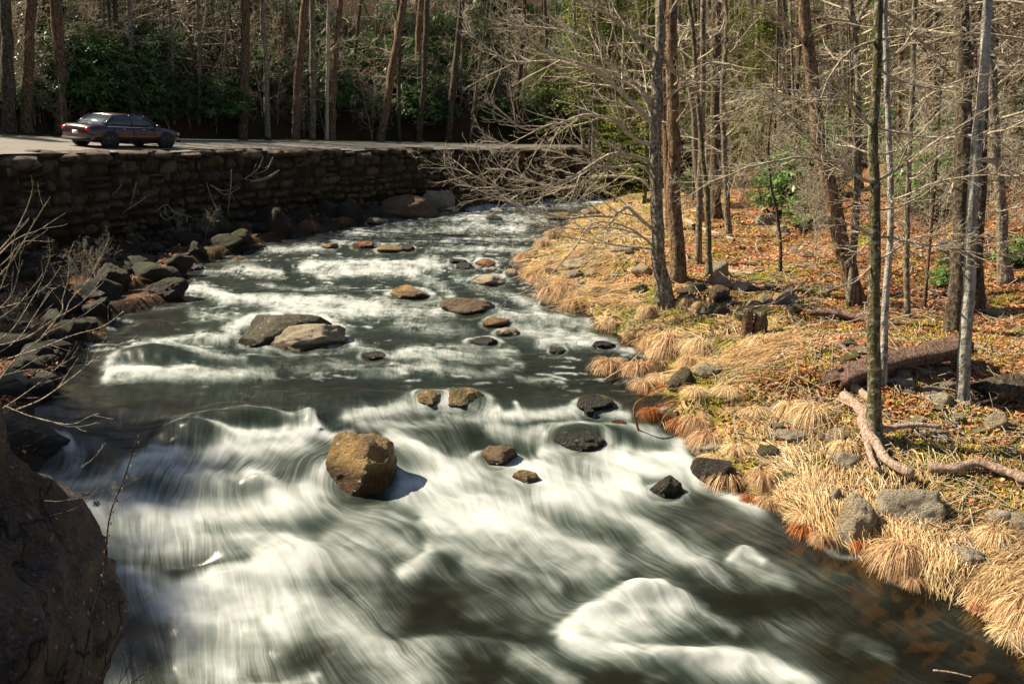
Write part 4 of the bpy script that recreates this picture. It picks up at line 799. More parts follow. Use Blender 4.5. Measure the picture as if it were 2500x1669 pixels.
# leaves
def ok_leaf(x, y):
    D = x-XR(y); return np.where((D > .25) & (SW(x, y) < -.5), np.clip(1-.78*straw_amt(x, y), 0, 1)*np.clip(.06+3.0*(fbm(x*1.1, y*1.1, 77, 4)-.34), .08, 1), 0)
x, y = image_even(420000, 900, 2750, 4.0, 40.); m = rng.random(len(x)) < ok_leaf(x, y); x, y = x[m], y[m]; N = len(x)
sz = rng.uniform(.04, .09, N)*np.clip(y/16, .9, 1.9); az = rng.random(N)*6.28; z = ground(x, y)+rng.random(N)**2*.04+.008
e1 = np.stack([np.cos(az), np.sin(az), rng.normal(size=N)*.35], 1)*sz[:, None]*.5; e2 = np.stack([-np.sin(az), np.cos(az), rng.normal(size=N)*.35], 1)*sz[:, None]*.33
C = np.stack([x, y, z], 1); lift = np.zeros((N, 3)); lift[:, 2] = sz*rng.uniform(.05, .35, N)
V = np.stack([C-e1, C+e2+lift, C+e1+lift*.3, C-e2+lift], 1).reshape(-1, 3); b0 = np.arange(N)[:, None]*4
F3 = np.concatenate([b0+[[0, 1, 3]], b0+[[1, 2, 3]]]) if False else np.concatenate([b0+np.array([[0, 3, 1]]), b0+np.array([[1, 3, 2]])])
kind(link('fallen_leaves', mesh('fallen_leaves', V, F3, M_LEAF, False, {'var': np.repeat(np.clip(rng.random(N)*.8+1.2*(fbm(x*.6, y*.6, 79, 3)-.45), 0, 1), 4)})), 'stuff')
print('leaves', N)
u = rng.uniform(-.75, -.05, 60000); y = 1/(1/36+(1/5.-1/36)*rng.random(60000)); x = u*(y*CP+1.0); D = XL(y)-x; m = (D > .3) & (y > 8.5) & (SW(x, y) < -.25) & (fbm(x*1.2, y*1.2, 78, 3) > .45); x, y = x[m], y[m]; N = len(x)
sz = rng.uniform(.05, .10, N)*np.clip(y/16, .9, 1.9); az = rng.random(N)*6.28; e1 = np.stack([np.cos(az), np.sin(az), rng.normal(size=N)*.4], 1)*sz[:, None]*.5; e2 = np.stack([-np.sin(az), np.cos(az), rng.normal(size=N)*.4], 1)*sz[:, None]*.33
C = np.stack([x, y, ground(x, y)+.02+rng.random(N)*.04], 1); V = np.stack([C-e1, C+e2, C+e1, C-e2], 1).reshape(-1, 3); b0 = np.arange(N)[:, None]*4
kind(link('fallen_leaves', mesh('fallen_leaves', V, np.concatenate([b0+np.array([[0, 3, 1]]), b0+np.array([[1, 3, 2]])]), M_LEAF, False, {'var': np.repeat(rng.random(N)*.6, 4)})), 'stuff')
MP = hit(np.array([1650,1720,1700,1760,1790,1640,1990,2110,2220,2330,1870,2060,1580,2450,1930,1800,2190,2400]), np.array([780,840,880,935,985,740,925,1010,1040,1060,760,905,560,1190,1000,560,640,700]), scene_h)
def mossf(x, y):
    D = x-XR(y); g = sum(.22*np.exp(-(((x-p[0])/(.045*p[1]))**2+((y-p[1])/(.06*p[1]))**2)) for p in MP); return g+fbm(x*.9, y*.9, 90, 4)+.05*np.exp(-((D-2.2)/1.6)**2)-.05*sstep(5, 9, D)-.02*sstep(22, 30, y)
# straw mat
x, y = image_even(460000, 900, 2750, 4.0, 42.); st = straw_amt(x, y); m = (rng.random(len(x)) < st*(1-.85*(mossf(x, y) > .475))*np.clip((fbm(x*1.0, y*1.0, 55, 3)-.30)*4, .1, 1)) & (SW(x, y) < -1); x, y = x[m], y[m]; N = len(x)
a0 = math.radians(222)+(fbm(x*.7, y*.7, 41, 3)-.5)*4.2+rng.normal(size=N)*.22
L = rng.uniform(.20, .50, N)*np.clip(y/12, .8, 1.6); P = np.stack([x, y, ground(x, y)+.01+rng.random(N)*.05], 1)
V, Q, va = blades(P, a0, L, rng.uniform(.0045, .009, N)*np.clip(y/9, 1, 2.8), rng.uniform(.0, .05, N)+.05*(rng.random(N) < .12), rng.uniform(.0, .05, N)+.03, 2, np.clip(rng.random(N)*.7+.5*(fbm(x*1.5, y*1.5, 61, 2)-.3), 0, 1))
kind(link('dry_straw', mesh('dry_straw', V, Q, M_STRAW, False, {'var': va})), 'stuff'); print('straw', N)
# moss cushions and green grass flecks
x, y = image_even(260000, 900, 2750, 4.0, 40.); g = mossf(x, y); m = (g > .475) & (rng.random(len(x)) < .62) & (x-XR(y) > .1) & (SW(x, y) < -1); x, y = x[m], y[m]; N = len(x)
P = np.stack([x, y, ground(x, y)+.01], 1); V, Q, va = blades(P, rng.random(N)*6.28, rng.uniform(.02, .06, N)*np.clip(y/10, 1, 2.5), rng.uniform(.008, .014, N)*np.clip(y/9, 1, 3), rng.uniform(.02, .07, N), np.zeros(N), 2)
kind(link('moss', mesh('moss', V, Q, M_MOSS, False, {'var': va})), 'stuff'); print('moss', N)
# sedge tufts, shared meshes
def tuft_mesh(seed, mat, N=420, spread=.42, h=.20, drop=.34, bias=.72):
    global rng
    sv_ = rng; rng = np.random.default_rng(seed); az = rng.random(N)*6.28
    front = math.radians(235); az = np.where(rng.random(N) < bias, front+rng.normal(size=N)*.85, az)
    rr = rng.random(N)**.6*.16; P = np.stack([np.cos(az)*rr, np.sin(az)*rr, .10+h*(1-rr/.2)*.5+rng.random(N)*.04], 1)
    V, Q, va = blades(P, az+rng.normal(size=N)*.38, rng.uniform(.35, 1.2, N)*spread, rng.uniform(.006, .011, N), rng.uniform(.15, 1.15, N)*h, rng.uniform(.35, 1.2, N)*drop, 5)
    D, Fi = ICO[2]; V2 = D*np.array([.22, .22, .17])+np.array([0, 0, .02]); o = len(V)
    rng = sv_; return mesh('grass_tuft', np.vstack([V, V2]), [Fi+o, Q], mat, False, {'var': np.concatenate([va, np.full(len(V2), .0)])})
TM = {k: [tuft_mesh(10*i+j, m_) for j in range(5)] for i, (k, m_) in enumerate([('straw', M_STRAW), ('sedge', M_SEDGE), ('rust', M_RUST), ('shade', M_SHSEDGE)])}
TUFTS = [
 (1490,905,70,'sedge','drooping tan sedge mop at the end of the reed spit in the water'),(1560,915,78,'sedge','rounded sedge mop beside the stick on the spit'),(1615,935,60,'straw','sedge mop between the spit and the bank'),(1572,950,55,'sedge','low sedge mop at the waterline of the spit'),(1700,960,60,'straw','pale straw mop behind the tilted mossy block'),
 (1500,795,66,'straw','thick pale straw mop hanging over the bend'),(1560,815,50,'straw','straw mop above the dark undercut'),(1545,828,34,'sedge','small tan tuft at the undercut'),(1586,855,46,'sedge','brown-fringed tuft above the green moss'),(1610,800,50,'straw','tuft spilling over the mossy bank'),
 (1360,740,40,'sedge','orange tuft between the two mossy waterline rocks'),(1410,720,50,'straw','pale tuft behind the mossy waterline rocks'),(1330,700,40,'sedge','tuft at the inner bend'),(1300,680,36,'sedge','small orange tuft on the low point'),
 (1590,1020,50,'rust','rust-red root tuft trailing in the water'),(1660,1050,60,'rust','wet orange sedge tuft under the low mossy rock'),(1690,1065,52,'rust','orange-fringed tuft by the flat grey rock'),(1720,1040,60,'straw','straw tuft above the orange fringe'),
 (1750,1130,60,'straw','straw tuft draped over the wet black rock'),(1790,1170,50,'rust','rusty tuft beside the wet black rock'),(1800,1100,60,'straw','pale straw fall between flat rock and mossy rock'),(1876,1240,56,'sedge','golden sedge tuft standing at the water edge'),
 (1970,1270,84,'straw','broad striped straw tuft beside the egg-shaped boulder'),(2005,1325,46,'sedge','small russet tuft at the pool edge'),(1960,1190,70,'straw','straw tuft above the golden sedge'),(2120,1250,70,'straw','straw wisp lying over the boulder pair'),
 (2110,1345,50,'rust','dark rusty tuft under the boulders'),(2180,1360,46,'sedge','tuft at the foot of the mossy hump'),(2230,1430,50,'sedge','ragged tuft dipping into the brown pool'),(2300,1400,70,'straw','straw hair over the pale humped rock'),
 (2240,1330,70,'straw','straw tuft on the mossy hump'),(2440,1480,110,'straw','big straw overhang at the pool edge'),(2400,1440,80,'sedge','tan tuft in the big overhang'),(2480,1560,100,'straw','lowest straw clump against the picture edge'),
 (2450,1400,80,'straw','straw clump above the overhang'),(2350,1320,60,'straw','straw clump between boulder and pale hump'),(1740,900,60,'straw','straw clump by the bleached rock'),(1690,850,60,'straw','long straw clump above the moss'),(1780,960,64,'straw','combed straw clump above the tilted block'),
 (1850,1010,60,'straw','straw clump before the sharp grey slab'),(1400,640,30,'sedge','dry tuft behind the broad pale rock'),(1560,660,34,'straw','straw tuft by the flat tan boulder'),(1620,870,56,'straw','straw clump over the undercut'),
 (318,700,62,'shade','big drooping brown sedge tuft on the shaded bank'),(355,665,40,'shade','smaller brown tuft behind the big one'),(525,622,40,'shade','red-brown tuft between the shaded boulders'),(600,560,40,'shade','dry tuft under the mossy slabs'),(840,545,30,'shade','brown tuft covering a stone at the riffle'),
 (585,640,26,'shade','little brown tuft at the water'),(755,560,40,'shade','sunlit dead tuft at the wall foot'),(120,820,60,'shade','matted brown tuft under the willow twigs'),(225,835,50,'shade','brown tuft at the dark waterline'),(20,820,60,'shade','faded tuft at the picture edge')]
for k, (x, y, w_, mt, lab) in enumerate(TUFTS):
    h = hit(x, y, scene_h)[0]; s_ = w_/F*h[1]/.62; tag(link('grass_tuft', TM[mt][k % 5], None, (h[0], h[1]+.1*s_, h[2]+.02), (0, 0, rng.normal()*.35), (s_*rng.uniform(.9, 1.15), s_*rng.uniform(.85, 1.1), s_*(rng.uniform(.32, .6) if mt == 'straw' else rng.uniform(.75, 1)))), lab, 'grass tuft')
r = np.random.default_rng(3)
def edge_tufts(n, py0, py1, off, mt, size, lab, grp):
    for k in range(n):
        yy = r.uniform(py0, py1); xx = float(XR(yy))+r.uniform(*off); z = float(ground(xx, yy)); s_ = r.uniform(*size)
        tag(link('grass_tuft', TM[mt][k % 5], None, (xx, yy, z+.02), (0, 0, r.normal()*.4), s_), lab+' '+near(LM_S, yy), 'grass tuft', grp)
edge_tufts(14, 5.2, 12., (.05, .35), 'sedge', (.45, .8), 'tan sedge tuft fringing the waterline', 'sedge fringing the water')
edge_tufts(20, 6.2, 13., (-.05, .12), 'rust', (.3, .55), 'wet rust-red tuft trailing off the sunny bank', 'rusty fringe')
edge_tufts(18, 12, 30., (.05, .8), 'sedge', (.5, 1.0), 'dry tuft on the sunny bank upstream', 'dry tufts upstream')
edge_tufts(10, 5.5, 18., (.4, 2.2), 'straw', (.5, .95), 'pale straw tuft leaning waterward', 'straw tufts on the bank')

# ---------------------------------------------------------------- wood on the ground
def m_bark(name, a, b_, lich=.3, sc=1.0, moss=.0):
    b = NB(name); v = b.coord('Object'); r = b.rnd(); sz = b.coord('Object', (9*sc, 9*sc, 1.6*sc)); n1 = b.noise(sz, 2.2, 5, .7); n2 = b.noise(v, 13*sc, 4, .65); n3 = b.noise(v, 2.5, 3)
    col = b.mix(b.ramp(n1, (.38, 0.), (.60, 1.)), a, b_); n4 = b.noise(v, 22*sc, 3, .6); col = b.mix(b.ramp(n4, (.55, 0.), (.7, .6)), col, tuple(x*.4 for x in a)); col = b.mix(b.math('MULTIPLY', b.ramp(n2, (.52, 0.), (.60, 1.)), lich), col, (.52, .52, .42))
    if moss: col = b.mix(b.math('MULTIPLY', b.ramp(n3, (.45, 0.), (.6, 1.)), moss), col, (.09, .09, .015))
    col = b.mix(b.math('MULTIPLY', r, .3), col, tuple(x*.5 for x in a))
    return b.done(col, .85, b.bump(b.math('ADD', n1, n2), 1., .06), .15)
BARK = {'grey': m_bark('grey_bark', (.06, .045, .03), (.32, .255, .175), .6), 'brown': m_bark('brown_bark', (.05, .027, .015), (.28, .165, .09), .25), 'birch': m_bark('birch_bark', (.10, .09, .075), (.42, .39, .34), .6, .6),
 'dark': m_bark('dark_bark', (.04, .028, .018), (.13, .095, .06), .2), 'twig': m_bark('twig_bark', (.36, .285, .20), (.72, .62, .46), .3), 'olive': m_bark('olive_bark', (.045, .036, .016), (.20, .165, .085), .6, moss=.4), 'shtwig': m_bark('shaded_twig_bark', (.10, .07, .04), (.24, .18, .10), .1)}  # shtwig: darker copy of the twig bark, shade put into its colour
DRIFT = m_bark('driftwood', (.30, .18, .12), (.64, .49, .38), .1, 1.4); LOG = m_bark('rotting_log', (.09, .05, .035), (.30, .19, .14), .12, 1.2); PALE = m_bark('pale_dead_wood', (.36, .27, .18), (.60, .50, .38), .1, 1.4)
def resamp(P, n):
    P = np.asarray(P, float)
    if len(P) > 2: P = crom(P, 6)
    d = np.concatenate([[0], np.cumsum(np.linalg.norm(np.diff(P, axis=0), axis=1))]); t = np.linspace(0, d[-1], n)
    return np.stack([np.interp(t, d, P[:, k]) for k in range(P.shape[1])], 1)
def onground(pts, lift=.0, fn=None):
    return np.array([hit(px, py, fn or scene_h)[0]+np.array([0, 0, lift+(q[2] if len(q) > 2 else 0)]) for q in pts for px, py in [q[:2]]])
def stick(pts, wpx, label, mat, name='fallen_branch', cat='branch', taper=.5, lift=0., sides=8, kids=()):
    P = onground([p for p in pts]); d = P[:, 1].mean(); R = wpx/F*d/2; P[:, 2] += R*.8+lift
    Q = resamp(P, 22); rad = R*np.linspace(1, taper, 22)*(1+.10*rng.normal(size=22)); mb = MB(); mb.tube(Q, rad, sides, rough=.15)
    for kp, kw in kids:
        K_ = onground(kp); K_[:, 2] += R*.8+lift; K_[0] = Q[np.argmin(np.linalg.norm(Q-K_[0], axis=1))]; k_ = resamp(K_, 14); mb.tube(k_, kw/F*d/2*np.linspace(1, .55, 14), sides, rough=.15)
    c = Q.mean(0); me_ = mb.me(name, [mat], True); me_.transform(__import__('mathutils').Matrix.Translation(Vector(-c))); return tag(link(name, me_, None, c), label, cat)
def log(p0, p1, d0, d1, wpx, label, mat, lift0=0, lift1=0, name='log'):
    a = onground([p0])[0]; b = onground([p1])[0]; R = wpx/F*a[1]/2; a[2] += R*.7+lift0; b[2] += R*.7+lift1; n_ = 26
    t = np.linspace(0, 1, n_)[:, None]; Q = a*(1-t)+b*t; Q[:, 2] += .04*np.sin(t[:, 0]*5); sd_ = 16; T = (b-a)/np.linalg.norm(b-a); U_ = np.cross(T, [0, 0, 1.]); U_ /= np.linalg.norm(U_); W_ = np.cross(U_, T)
    an = np.arange(sd_)*2*math.pi/sd_; ridg = 1+.13*np.sin(an*3+1)+.10*np.sin(an*5)+.07*np.sin(an*8+2)
    rad = R*(1+.10*np.sin(t[:, 0]*9))[:, None]*ridg[None, :]*(1+.05*rng.normal(size=(n_, sd_))); V = Q[:, None]+rad[:, :, None]*(np.cos(an)[None, :, None]*U_+np.sin(an)[None, :, None]*W_)
    V[0] += rng.normal(size=(sd_, 1))*T*R*.7; V[-1] += rng.normal(size=(sd_, 1))*T*R*.5
    V = V.reshape(-1, 3); i = np.arange(n_-1)[:, None]*sd_; j = np.arange(sd_)[None, :]; j2 = (j+1) % sd_; Qd = np.stack([i+j, i+j2, i+sd_+j2, i+sd_+j], -1).reshape(-1, 4)
    V = np.vstack([V, Q[:1]+T*R*.3, Q[-1:]-T*R*.3]); k = np.arange(sd_); k2 = (k+1) % sd_; T3 = np.concatenate([np.stack([np.full(sd_, n_*sd_), k2, k], 1), np.stack([np.full(sd_, n_*sd_+1), (n_-1)*sd_+k, (n_-1)*sd_+k2], 1)])
    c = Q.mean(0); return tag(link(name, mesh(name, V-c, [T3, Qd], mat, True), None, c), label, 'log')
log((2045,948), (2352,885), 0, 0, 58, 'big weathered fallen log with splintered end resting against the cobbles', LOG, 0, .22)
log((2395,985), (2620,955), 0, 0, 66, 'dark rotting log with torn side beyond the birch foot', BARK['dark'], 0, .05)
log((1975,770), (2135,785), 0, 0, 20, 'thin brown log lying behind the foreground trunk', LOG)
stick([(2135,785),(2230,795),(2340,800)], 9, 'long thin branch continuing from the brown log', BARK['brown'])
stick([(2074,946),(2100,965),(2125,985)], 24, 'short pale pole poking from under the big log', PALE, 'pole', 'branch', .9)
stick([(2056,990),(2105,1034),(2102,1056),(2118,1086),(2140,1119),(2165,1154),(2224,1188)], 30, 'forked reddish driftwood limb sprawling round the foreground trunk', DRIFT, 'driftwood', 'driftwood', .75, .10, 10, kids=[([(2118,1086),(2183,1070),(2240,1064),(2294,1070)], 19), ([(2104,1056),(2112,1100),(2125,1150),(2138,1172)], 23), ([(2100,1040),(2080,1020),(2040,1000)], 8)])
stick([(2264,1164),(2330,1168),(2380,1154),(2440,1172),(2540,1212)], 27, 'smooth bleached driftwood bough curving through the leaves', DRIFT, 'driftwood', 'driftwood', .9, .09, 10)
stick([(2242,1166),(2300,1182),(2354,1200)], 8, 'thin pale stick in front of the bleached bough', PALE)
stick([(1638,728),(1669,755),(1753,774),(1826,786)], 10, 'bleached crooked stick in front of the stone pile', PALE)
stick([(1783,742),(1818,722),(1860,716),(1890,716)], 8, 'pale twisted stick lying over the stone pile', PALE)
stick([(1673,542),(1723,567),(1791,590)], 13, 'pale fallen limb behind the slim trunks', PALE)
stick([(1480,568),(1560,578),(1620,590)], 8, 'pale stick at the top of the gravel point', PALE)
stick([(1760,665),(1830,670),(1865,664)], 11, 'grey fallen bough over the stone pile', PALE)
stick([(1935,1108),(1990,1096),(2070,1092)], 6, 'thin stick resting on the long pale flat rock', PALE)
stick([(1838,1160),(1862,1138),(1900,1130)], 10, 'crooked root-like stick at the bank edge', DRIFT)
stick([(1480,938),(1530,905),(1566,868)], 6, 'pale stick stuck through the sedge mops', PALE, lift=.08)
stick([(1840,1150),(1862,1195)], 6, 'short brown stick pointing at the water', DRIFT)
stick([(2180,1130),(2210,1100),(2198,1060)], 9, 'dark broken stub by the driftwood fork', BARK['dark'])
stick([(2500,1060),(2440,1110),(2424,1128)], 9, 'dark stick slanting up at the picture edge', BARK['dark'])
stick([(2160,1100),(2230,1140),(2310,1168)], 6, 'thin brown twig behind the bleached bough', BARK['brown'])
stick([(1968,700),(1900,755),(1840,770)], 6, 'long dead twig leaning past the large grey boulder', PALE, lift=.15)
stick([(2010,690),(1960,740),(1940,760)], 5, 'thin dead twig crossing behind the stump', PALE, lift=.15)
stick([(2455,1570),(2480,1600),(2510,1630)], 7, 'pale twig in the brown pool', PALE, lift=.08)
stick([(2276,1655),(2320,1660),(2370,1672)], 6, 'pale twig poking from the pool at the bottom edge', PALE, lift=.08)
# rusty stick in the stream
h0 = hit(1566, 1066, scene_h)[0]; yy = h0[1]
def atd(px, py, d): rx_, rz_ = ray(px, py); return np.array([float(rx_)*d, d, CZ+float(rz_)*d])
mb = MB(); mb.tube(resamp([atd(1566, 1072, yy), atd(1556, 1040, yy), atd(1547, 1000, yy), atd(1556, 980, yy+.1), atd(1575, 972, yy+.2)], 14), np.linspace(.022, .012, 14), 6); tag(link('fallen_branch', mb.me('fallen_branch', [RM['rust']], True)), 'bent rust-red stick standing in the foam by the bank', 'branch')
# stump
h0 = hit(1843, 822, scene_h)[0]; 
for sgn in (0,):
    mb = MB()
    for dx, rr, hh in ((-.11, .10, .50), (.10, .12, .44)):
        n_ = 8; t = np.linspace(0, 1, n_); Q = np.stack([h0[0]+dx*(1+.2*t)+0*t, h0[1]+.1+0*t, h0[2]-.1+t*(hh+.1)], 1); mb.tube(Q, rr*np.linspace(1.25, .85, n_), 10, rough=.25)
    c = np.array([h0[0], h0[1]+.1, h0[2]]); me_ = mb.me('stump', [BARK['brown']], True); me_.transform(__import__('mathutils').Matrix.Translation(Vector(-c))); tag(link('stump', me_, None, c), 'short split double stump standing in the leaves', 'stump')
# small debris
def tubes(P, R, sides=3):
    """batch of tubes: P (N,n,3), R (N,n)"""
    N, n_, _ = P.shape; T = np.gradient(P, axis=1); T /= np.linalg.norm(T, axis=2, keepdims=True)+1e-9
    ref = np.where(np.abs(T[:, :1, 2:3]) < .8, np.array([0, 0, 1.]), np.array([1., 0, 0])); U_ = np.cross(T, ref); U_ /= np.linalg.norm(U_, axis=2, keepdims=True)+1e-9; W_ = np.cross(T, U_)
    an = np.arange(sides)*2*math.pi/sides
    V = P[:, :, None]+R[:, :, None, None]*(np.cos(an)[:, None]*U_[:, :, None]+np.sin(an)[:, None]*W_[:, :, None])
    b0 = (np.arange(N)*n_*sides)[:, None, None]; i = (np.arange(n_-1)*sides)[None, :, None]; j = np.arange(sides)[None, None, :]; j2 = (j+1) % sides
    return V.reshape(-1, 3), np.stack([b0+i+j, b0+i+j2, b0+i+sides+j2, b0+i+sides+j], -1).reshape(-1, 4)
x, y = image_even(5200, 1200, 2700, 5, 36); m = (x-XR(y) > .6) & (SW(x, y) < -1); x, y = x[m], y[m]; N = len(x); az = rng.random(N)*6.28; L = rng.uniform(.2, .9, N); t = np.linspace(-.5, .5, 4)[None, :]
bend = rng.normal(size=(N, 1))*.15; X = x[:, None]+np.cos(az)[:, None]*L[:, None]*t-np.sin(az)[:, None]*bend*t*t*L[:, None]*4; Yv = y[:, None]+np.sin(az)[:, None]*L[:, None]*t+np.cos(az)[:, None]*bend*t*t*L[:, None]*4
Zv = ground(X, Yv)+.03+rng.random((N, 1))*.05+t*rng.normal(size=(N, 1))*.12; V, Q = tubes(np.stack([X, Yv, Zv], -1), np.repeat((rng.uniform(.003, .009, N)*np.clip(y/10, 1, 2))[:, None], 4, 1))
kind(link('twig_litter', mesh('twig_litter', V, Q, BARK['twig'], True)), 'stuff')
# ---------------------------------------------------------------- trees
def nrm(v): return v/(np.linalg.norm(v, axis=-1, keepdims=True)+1e-9)
def growp(P0, D0, L, n=6, wob=.25, grav=.05, flat=1.0, rg=None):
    rg = rg or rng; N = len(P0); P = np.zeros((N, n, 3)); P[:, 0] = P0; D = nrm(D0); st = (np.asarray(L)/(n-1))[:, None]
    for k in range(1, n):
        P[:, k] = P[:, k-1]+D*st; w = rg.normal(size=(N, 3))*wob; w[:, 2] *= flat; D = nrm(D+w+np.array([0, 0, grav]))
    return P
def kids(P, R, L, K, ang=(.5, 1.1), lf=(.3, .6), rf=.5, t0=.2, n=5, wob=.3, grav=.05, flat=1., rg=None):
    rg = rg or rng; N, n0, _ = P.shape; idx = np.repeat(np.arange(N), K); t = (t0+(1-t0)*((np.tile(np.arange(K), N)+rg.random(N*K))/K))*(n0-1); t = np.clip(t, 0, n0-1.001)
    i = t.astype(int); u = (t-i)[:, None]; S0 = P[idx, i]*(1-u)+P[idx, i+1]*u; T = nrm(P[idx, i+1]-P[idx, i]); a = rg.uniform(*ang, N*K)[:, None]
    q = rg.normal(size=(N*K, 3)); q[:, 2] *= flat; q = nrm(q-(q*T).sum(1, keepdims=True)*T); D = T*np.cos(a)+q*np.sin(a)
    l = L[idx]*rg.uniform(*lf, N*K)*(1.15-.6*t/(n0-1)); r0 = (R[idx, i]*(1-u[:, 0])+R[idx, i+1]*u[:, 0])*rf
    Pn = growp(S0, D, l, n, wob, grav, flat, rg); Rn = r0[:, None]*np.linspace(1, .35, n)[None, :]; return Pn, Rn, l
def tubes_mesh(name, sets, mat, sub=None, minr=0.):
    Vs, Qs, o = [], [], 0
    for P, R, sd_ in sets:
        if sub is not None: P = P-sub
        V, Q = tubes(P, np.maximum(R, minr), sd_); Vs.append(V); Qs.append(Q+o); o += len(V)
    V = np.vstack(Vs); return mesh(name, V, np.vstack(Qs), mat, True)
# shared crowns (unit: a tree about 14 m tall, origin at its foot)
def crown_mesh(seed, h0, h1, nb, L0, mat, k1=6, k2=4, minr=.004):
    rg = np.random.default_rng(seed); z = np.sort(rg.uniform(h0, h1, nb)); a = rg.random(nb)*6.28; el = rg.uniform(-.1, .8, nb)
    D = np.stack([np.cos(a)*np.cos(el), np.sin(a)*np.cos(el), np.sin(el)], 1); l = L0*rg.uniform(.5, 1., nb)*(1.1-.6*(z-h0)/(h1-h0)); P0 = np.stack([0*z, 0*z, z], 1)
    P = growp(P0, D, l, 8, .16, .04, 1, rg); R = (.030*l/L0+.008)[:, None]*np.linspace(1, .3, 8); P2, R2, l2 = kids(P, R, l, k1, (.5, 1.), (.25, .55), .55, .15, 5, .2, .05, .6, rg)
    sets = [(P, R, 4), (P2, R2, 3)]
    if k2: P3, R3, _ = kids(P2, R2, l2, k2, (.4, 1.), (.3, .6), .6, .15, 4, .25, .05, .6, rg); sets.append((P3, R3, 3))
    return tubes_mesh('branches', sets, mat, minr=minr)
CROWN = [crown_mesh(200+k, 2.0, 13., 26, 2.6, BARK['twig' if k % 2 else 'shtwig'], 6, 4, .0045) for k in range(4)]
CROWNH = [crown_mesh(220+k, 6.5, 14., 16, 3.2, BARK['grey'], 6, 4, .005) for k in range(3)]
def atd(px, py, d): rx_, rz_ = ray(px, py); return np.array([float(rx_)*d, d, CZ+float(rz_)*d])
def make_tree(label, pts, w0, w1, bark, limbs=(), crown=None, auto=None, base_d=None, group=None, name='tree', tall=6., flare=1.35, cscale=1., lean=0., cat='tree', hgt_fn=None, twig='twig'):
    bx, by = pts[0]; b = hit(bx, by, hgt_fn or allh)[0] if base_d is None else atd(bx, by, base_d); d = b[1]
    root = bpy.data.objects.new(name, None); COL.objects.link(root); root.location = b; tag(root, label, cat, group)
    P = [b-np.array([0, 0, .25]), b]+[atd(px, py, d+lean*(i+1)*.3) for i, (px, py) in enumerate(pts[1:])]
    T = P[-1]-P[-2]; T /= np.linalg.norm(T); T[2] = abs(T[2]); P.append(P[-1]+T*tall*.5+rng.normal(size=3)*.1); P.append(P[-1]+T*tall*.5+rng.normal(size=3)*.2)
    Q = resamp(P, 30); t = np.linspace(0, 1, 30); zt = Q[:, 2]-b[2]; vis = max(P[-3][2]-b[2], .5)
    R = (w0+(w1-w0)*np.clip(zt/vis, 0, 1.4))/F*d/2; R = np.maximum(R, .15*R[0])*(1+(flare-1)*np.exp(-np.maximum(zt, 0)/.22)); R *= 1-.55*np.clip((zt-vis)/max(tall, 1), 0, 1)
    sd_ = 12 if w0 > 22 else 8; mb = MB(); Q2 = Q.copy(); Q2[:, :2] += rng.normal(size=(30, 2))*R[:, None]*.10; mb.tube(Q2-b, R, sd_, rough=.09); link('trunk', mb.me('trunk', [BARK[bark]], True), root)
    for lb in limbs:
        lp, lw = lb[0], lb[1]; dd = lb[2] if len(lb) > 2 else 0.; k2 = lb[3] if len(lb) > 3 else 8; k2 = int(k2*1.2)
        z0_ = np.argmin(np.abs(Q[:, 2]-atd(lp[0][0], lp[0][1], d)[2])); n_ = len(lp); LP = [Q[z0_]]+[atd(px, py, d+dd*(i+1)/(n_)) for i, (px, py) in enumerate(lp[1:])]
        LQ = resamp(LP, 24)[None]; ln = np.linalg.norm(np.diff(LQ[0], axis=0), axis=1).sum(); LR = (lw*.88/F*d/2*np.linspace(1, .25, 24))[None]
        LQ = LQ+np.cumsum(rng.normal(size=LQ.shape)*.006, 1)
        K1, R1, l1 = kids(LQ, LR, np.array([ln]), k2, (.35, .85), (.15, .36), .5, .10, 7, .10, .035, .8); K2, R2, l2 = kids(K1, R1, l1, 5, (.4, .9), (.3, .6), .6, .15, 5, .14, .05, .8); K3, R3, _ = kids(K2, R2, l2, 2, (.4, .9), (.4, .7), .7, .3, 4, .15, .05, .8)
        link('branch', tubes_mesh('branch', [(LQ, LR, 6), (K1, R1, 4), (K2, R2, 3), (K3, R3, 3)], BARK[twig], b, .0024*max(1, d/15)), root)
    if auto:
        nb, z0, z1, L0, wb = auto; zz = rng.uniform(z0, z1, nb)*vis; ii = np.array([np.argmin(np.abs(zt-z_)) for z_ in zz]); a = rng.random(nb)*6.28; el = rng.uniform(-.2, .6, nb)
        D = np.stack([np.cos(a)*np.cos(el), np.sin(a)*np.cos(el), np.sin(el)], 1); l = L0*rng.uniform(.4, 1, nb); A = growp(Q[ii], D, l, 10, .12, .02); AR = (wb/F*d/2*l/L0)[:, None]*np.linspace(1, .3, 10)
        B, BR, bl = kids(A, AR, l, 6, (.4, 1.), (.2, .5), .55, .2, 6, .16, .03, .7); Cc, CR, _ = kids(B, BR, bl, 4, (.4, 1.), (.3, .6), .6, .2, 4, .2, .03, .7)
        for i in range(nb): link('branch', tubes_mesh('branch', [(A[i:i+1], AR[i:i+1], 5), (B[i*6:i*6+6], BR[i*6:i*6+6], 3), (Cc[i*24:i*24+24], CR[i*24:i*24+24], 3)], BARK[twig], b, .003*max(1, d/14)), root)
    if crown is not None: kind(link('branches', crown[rng.integers(len(crown))], root, (0, 0, 0), (0, 0, rng.random()*6.28), cscale), 'stuff')
    return root, d
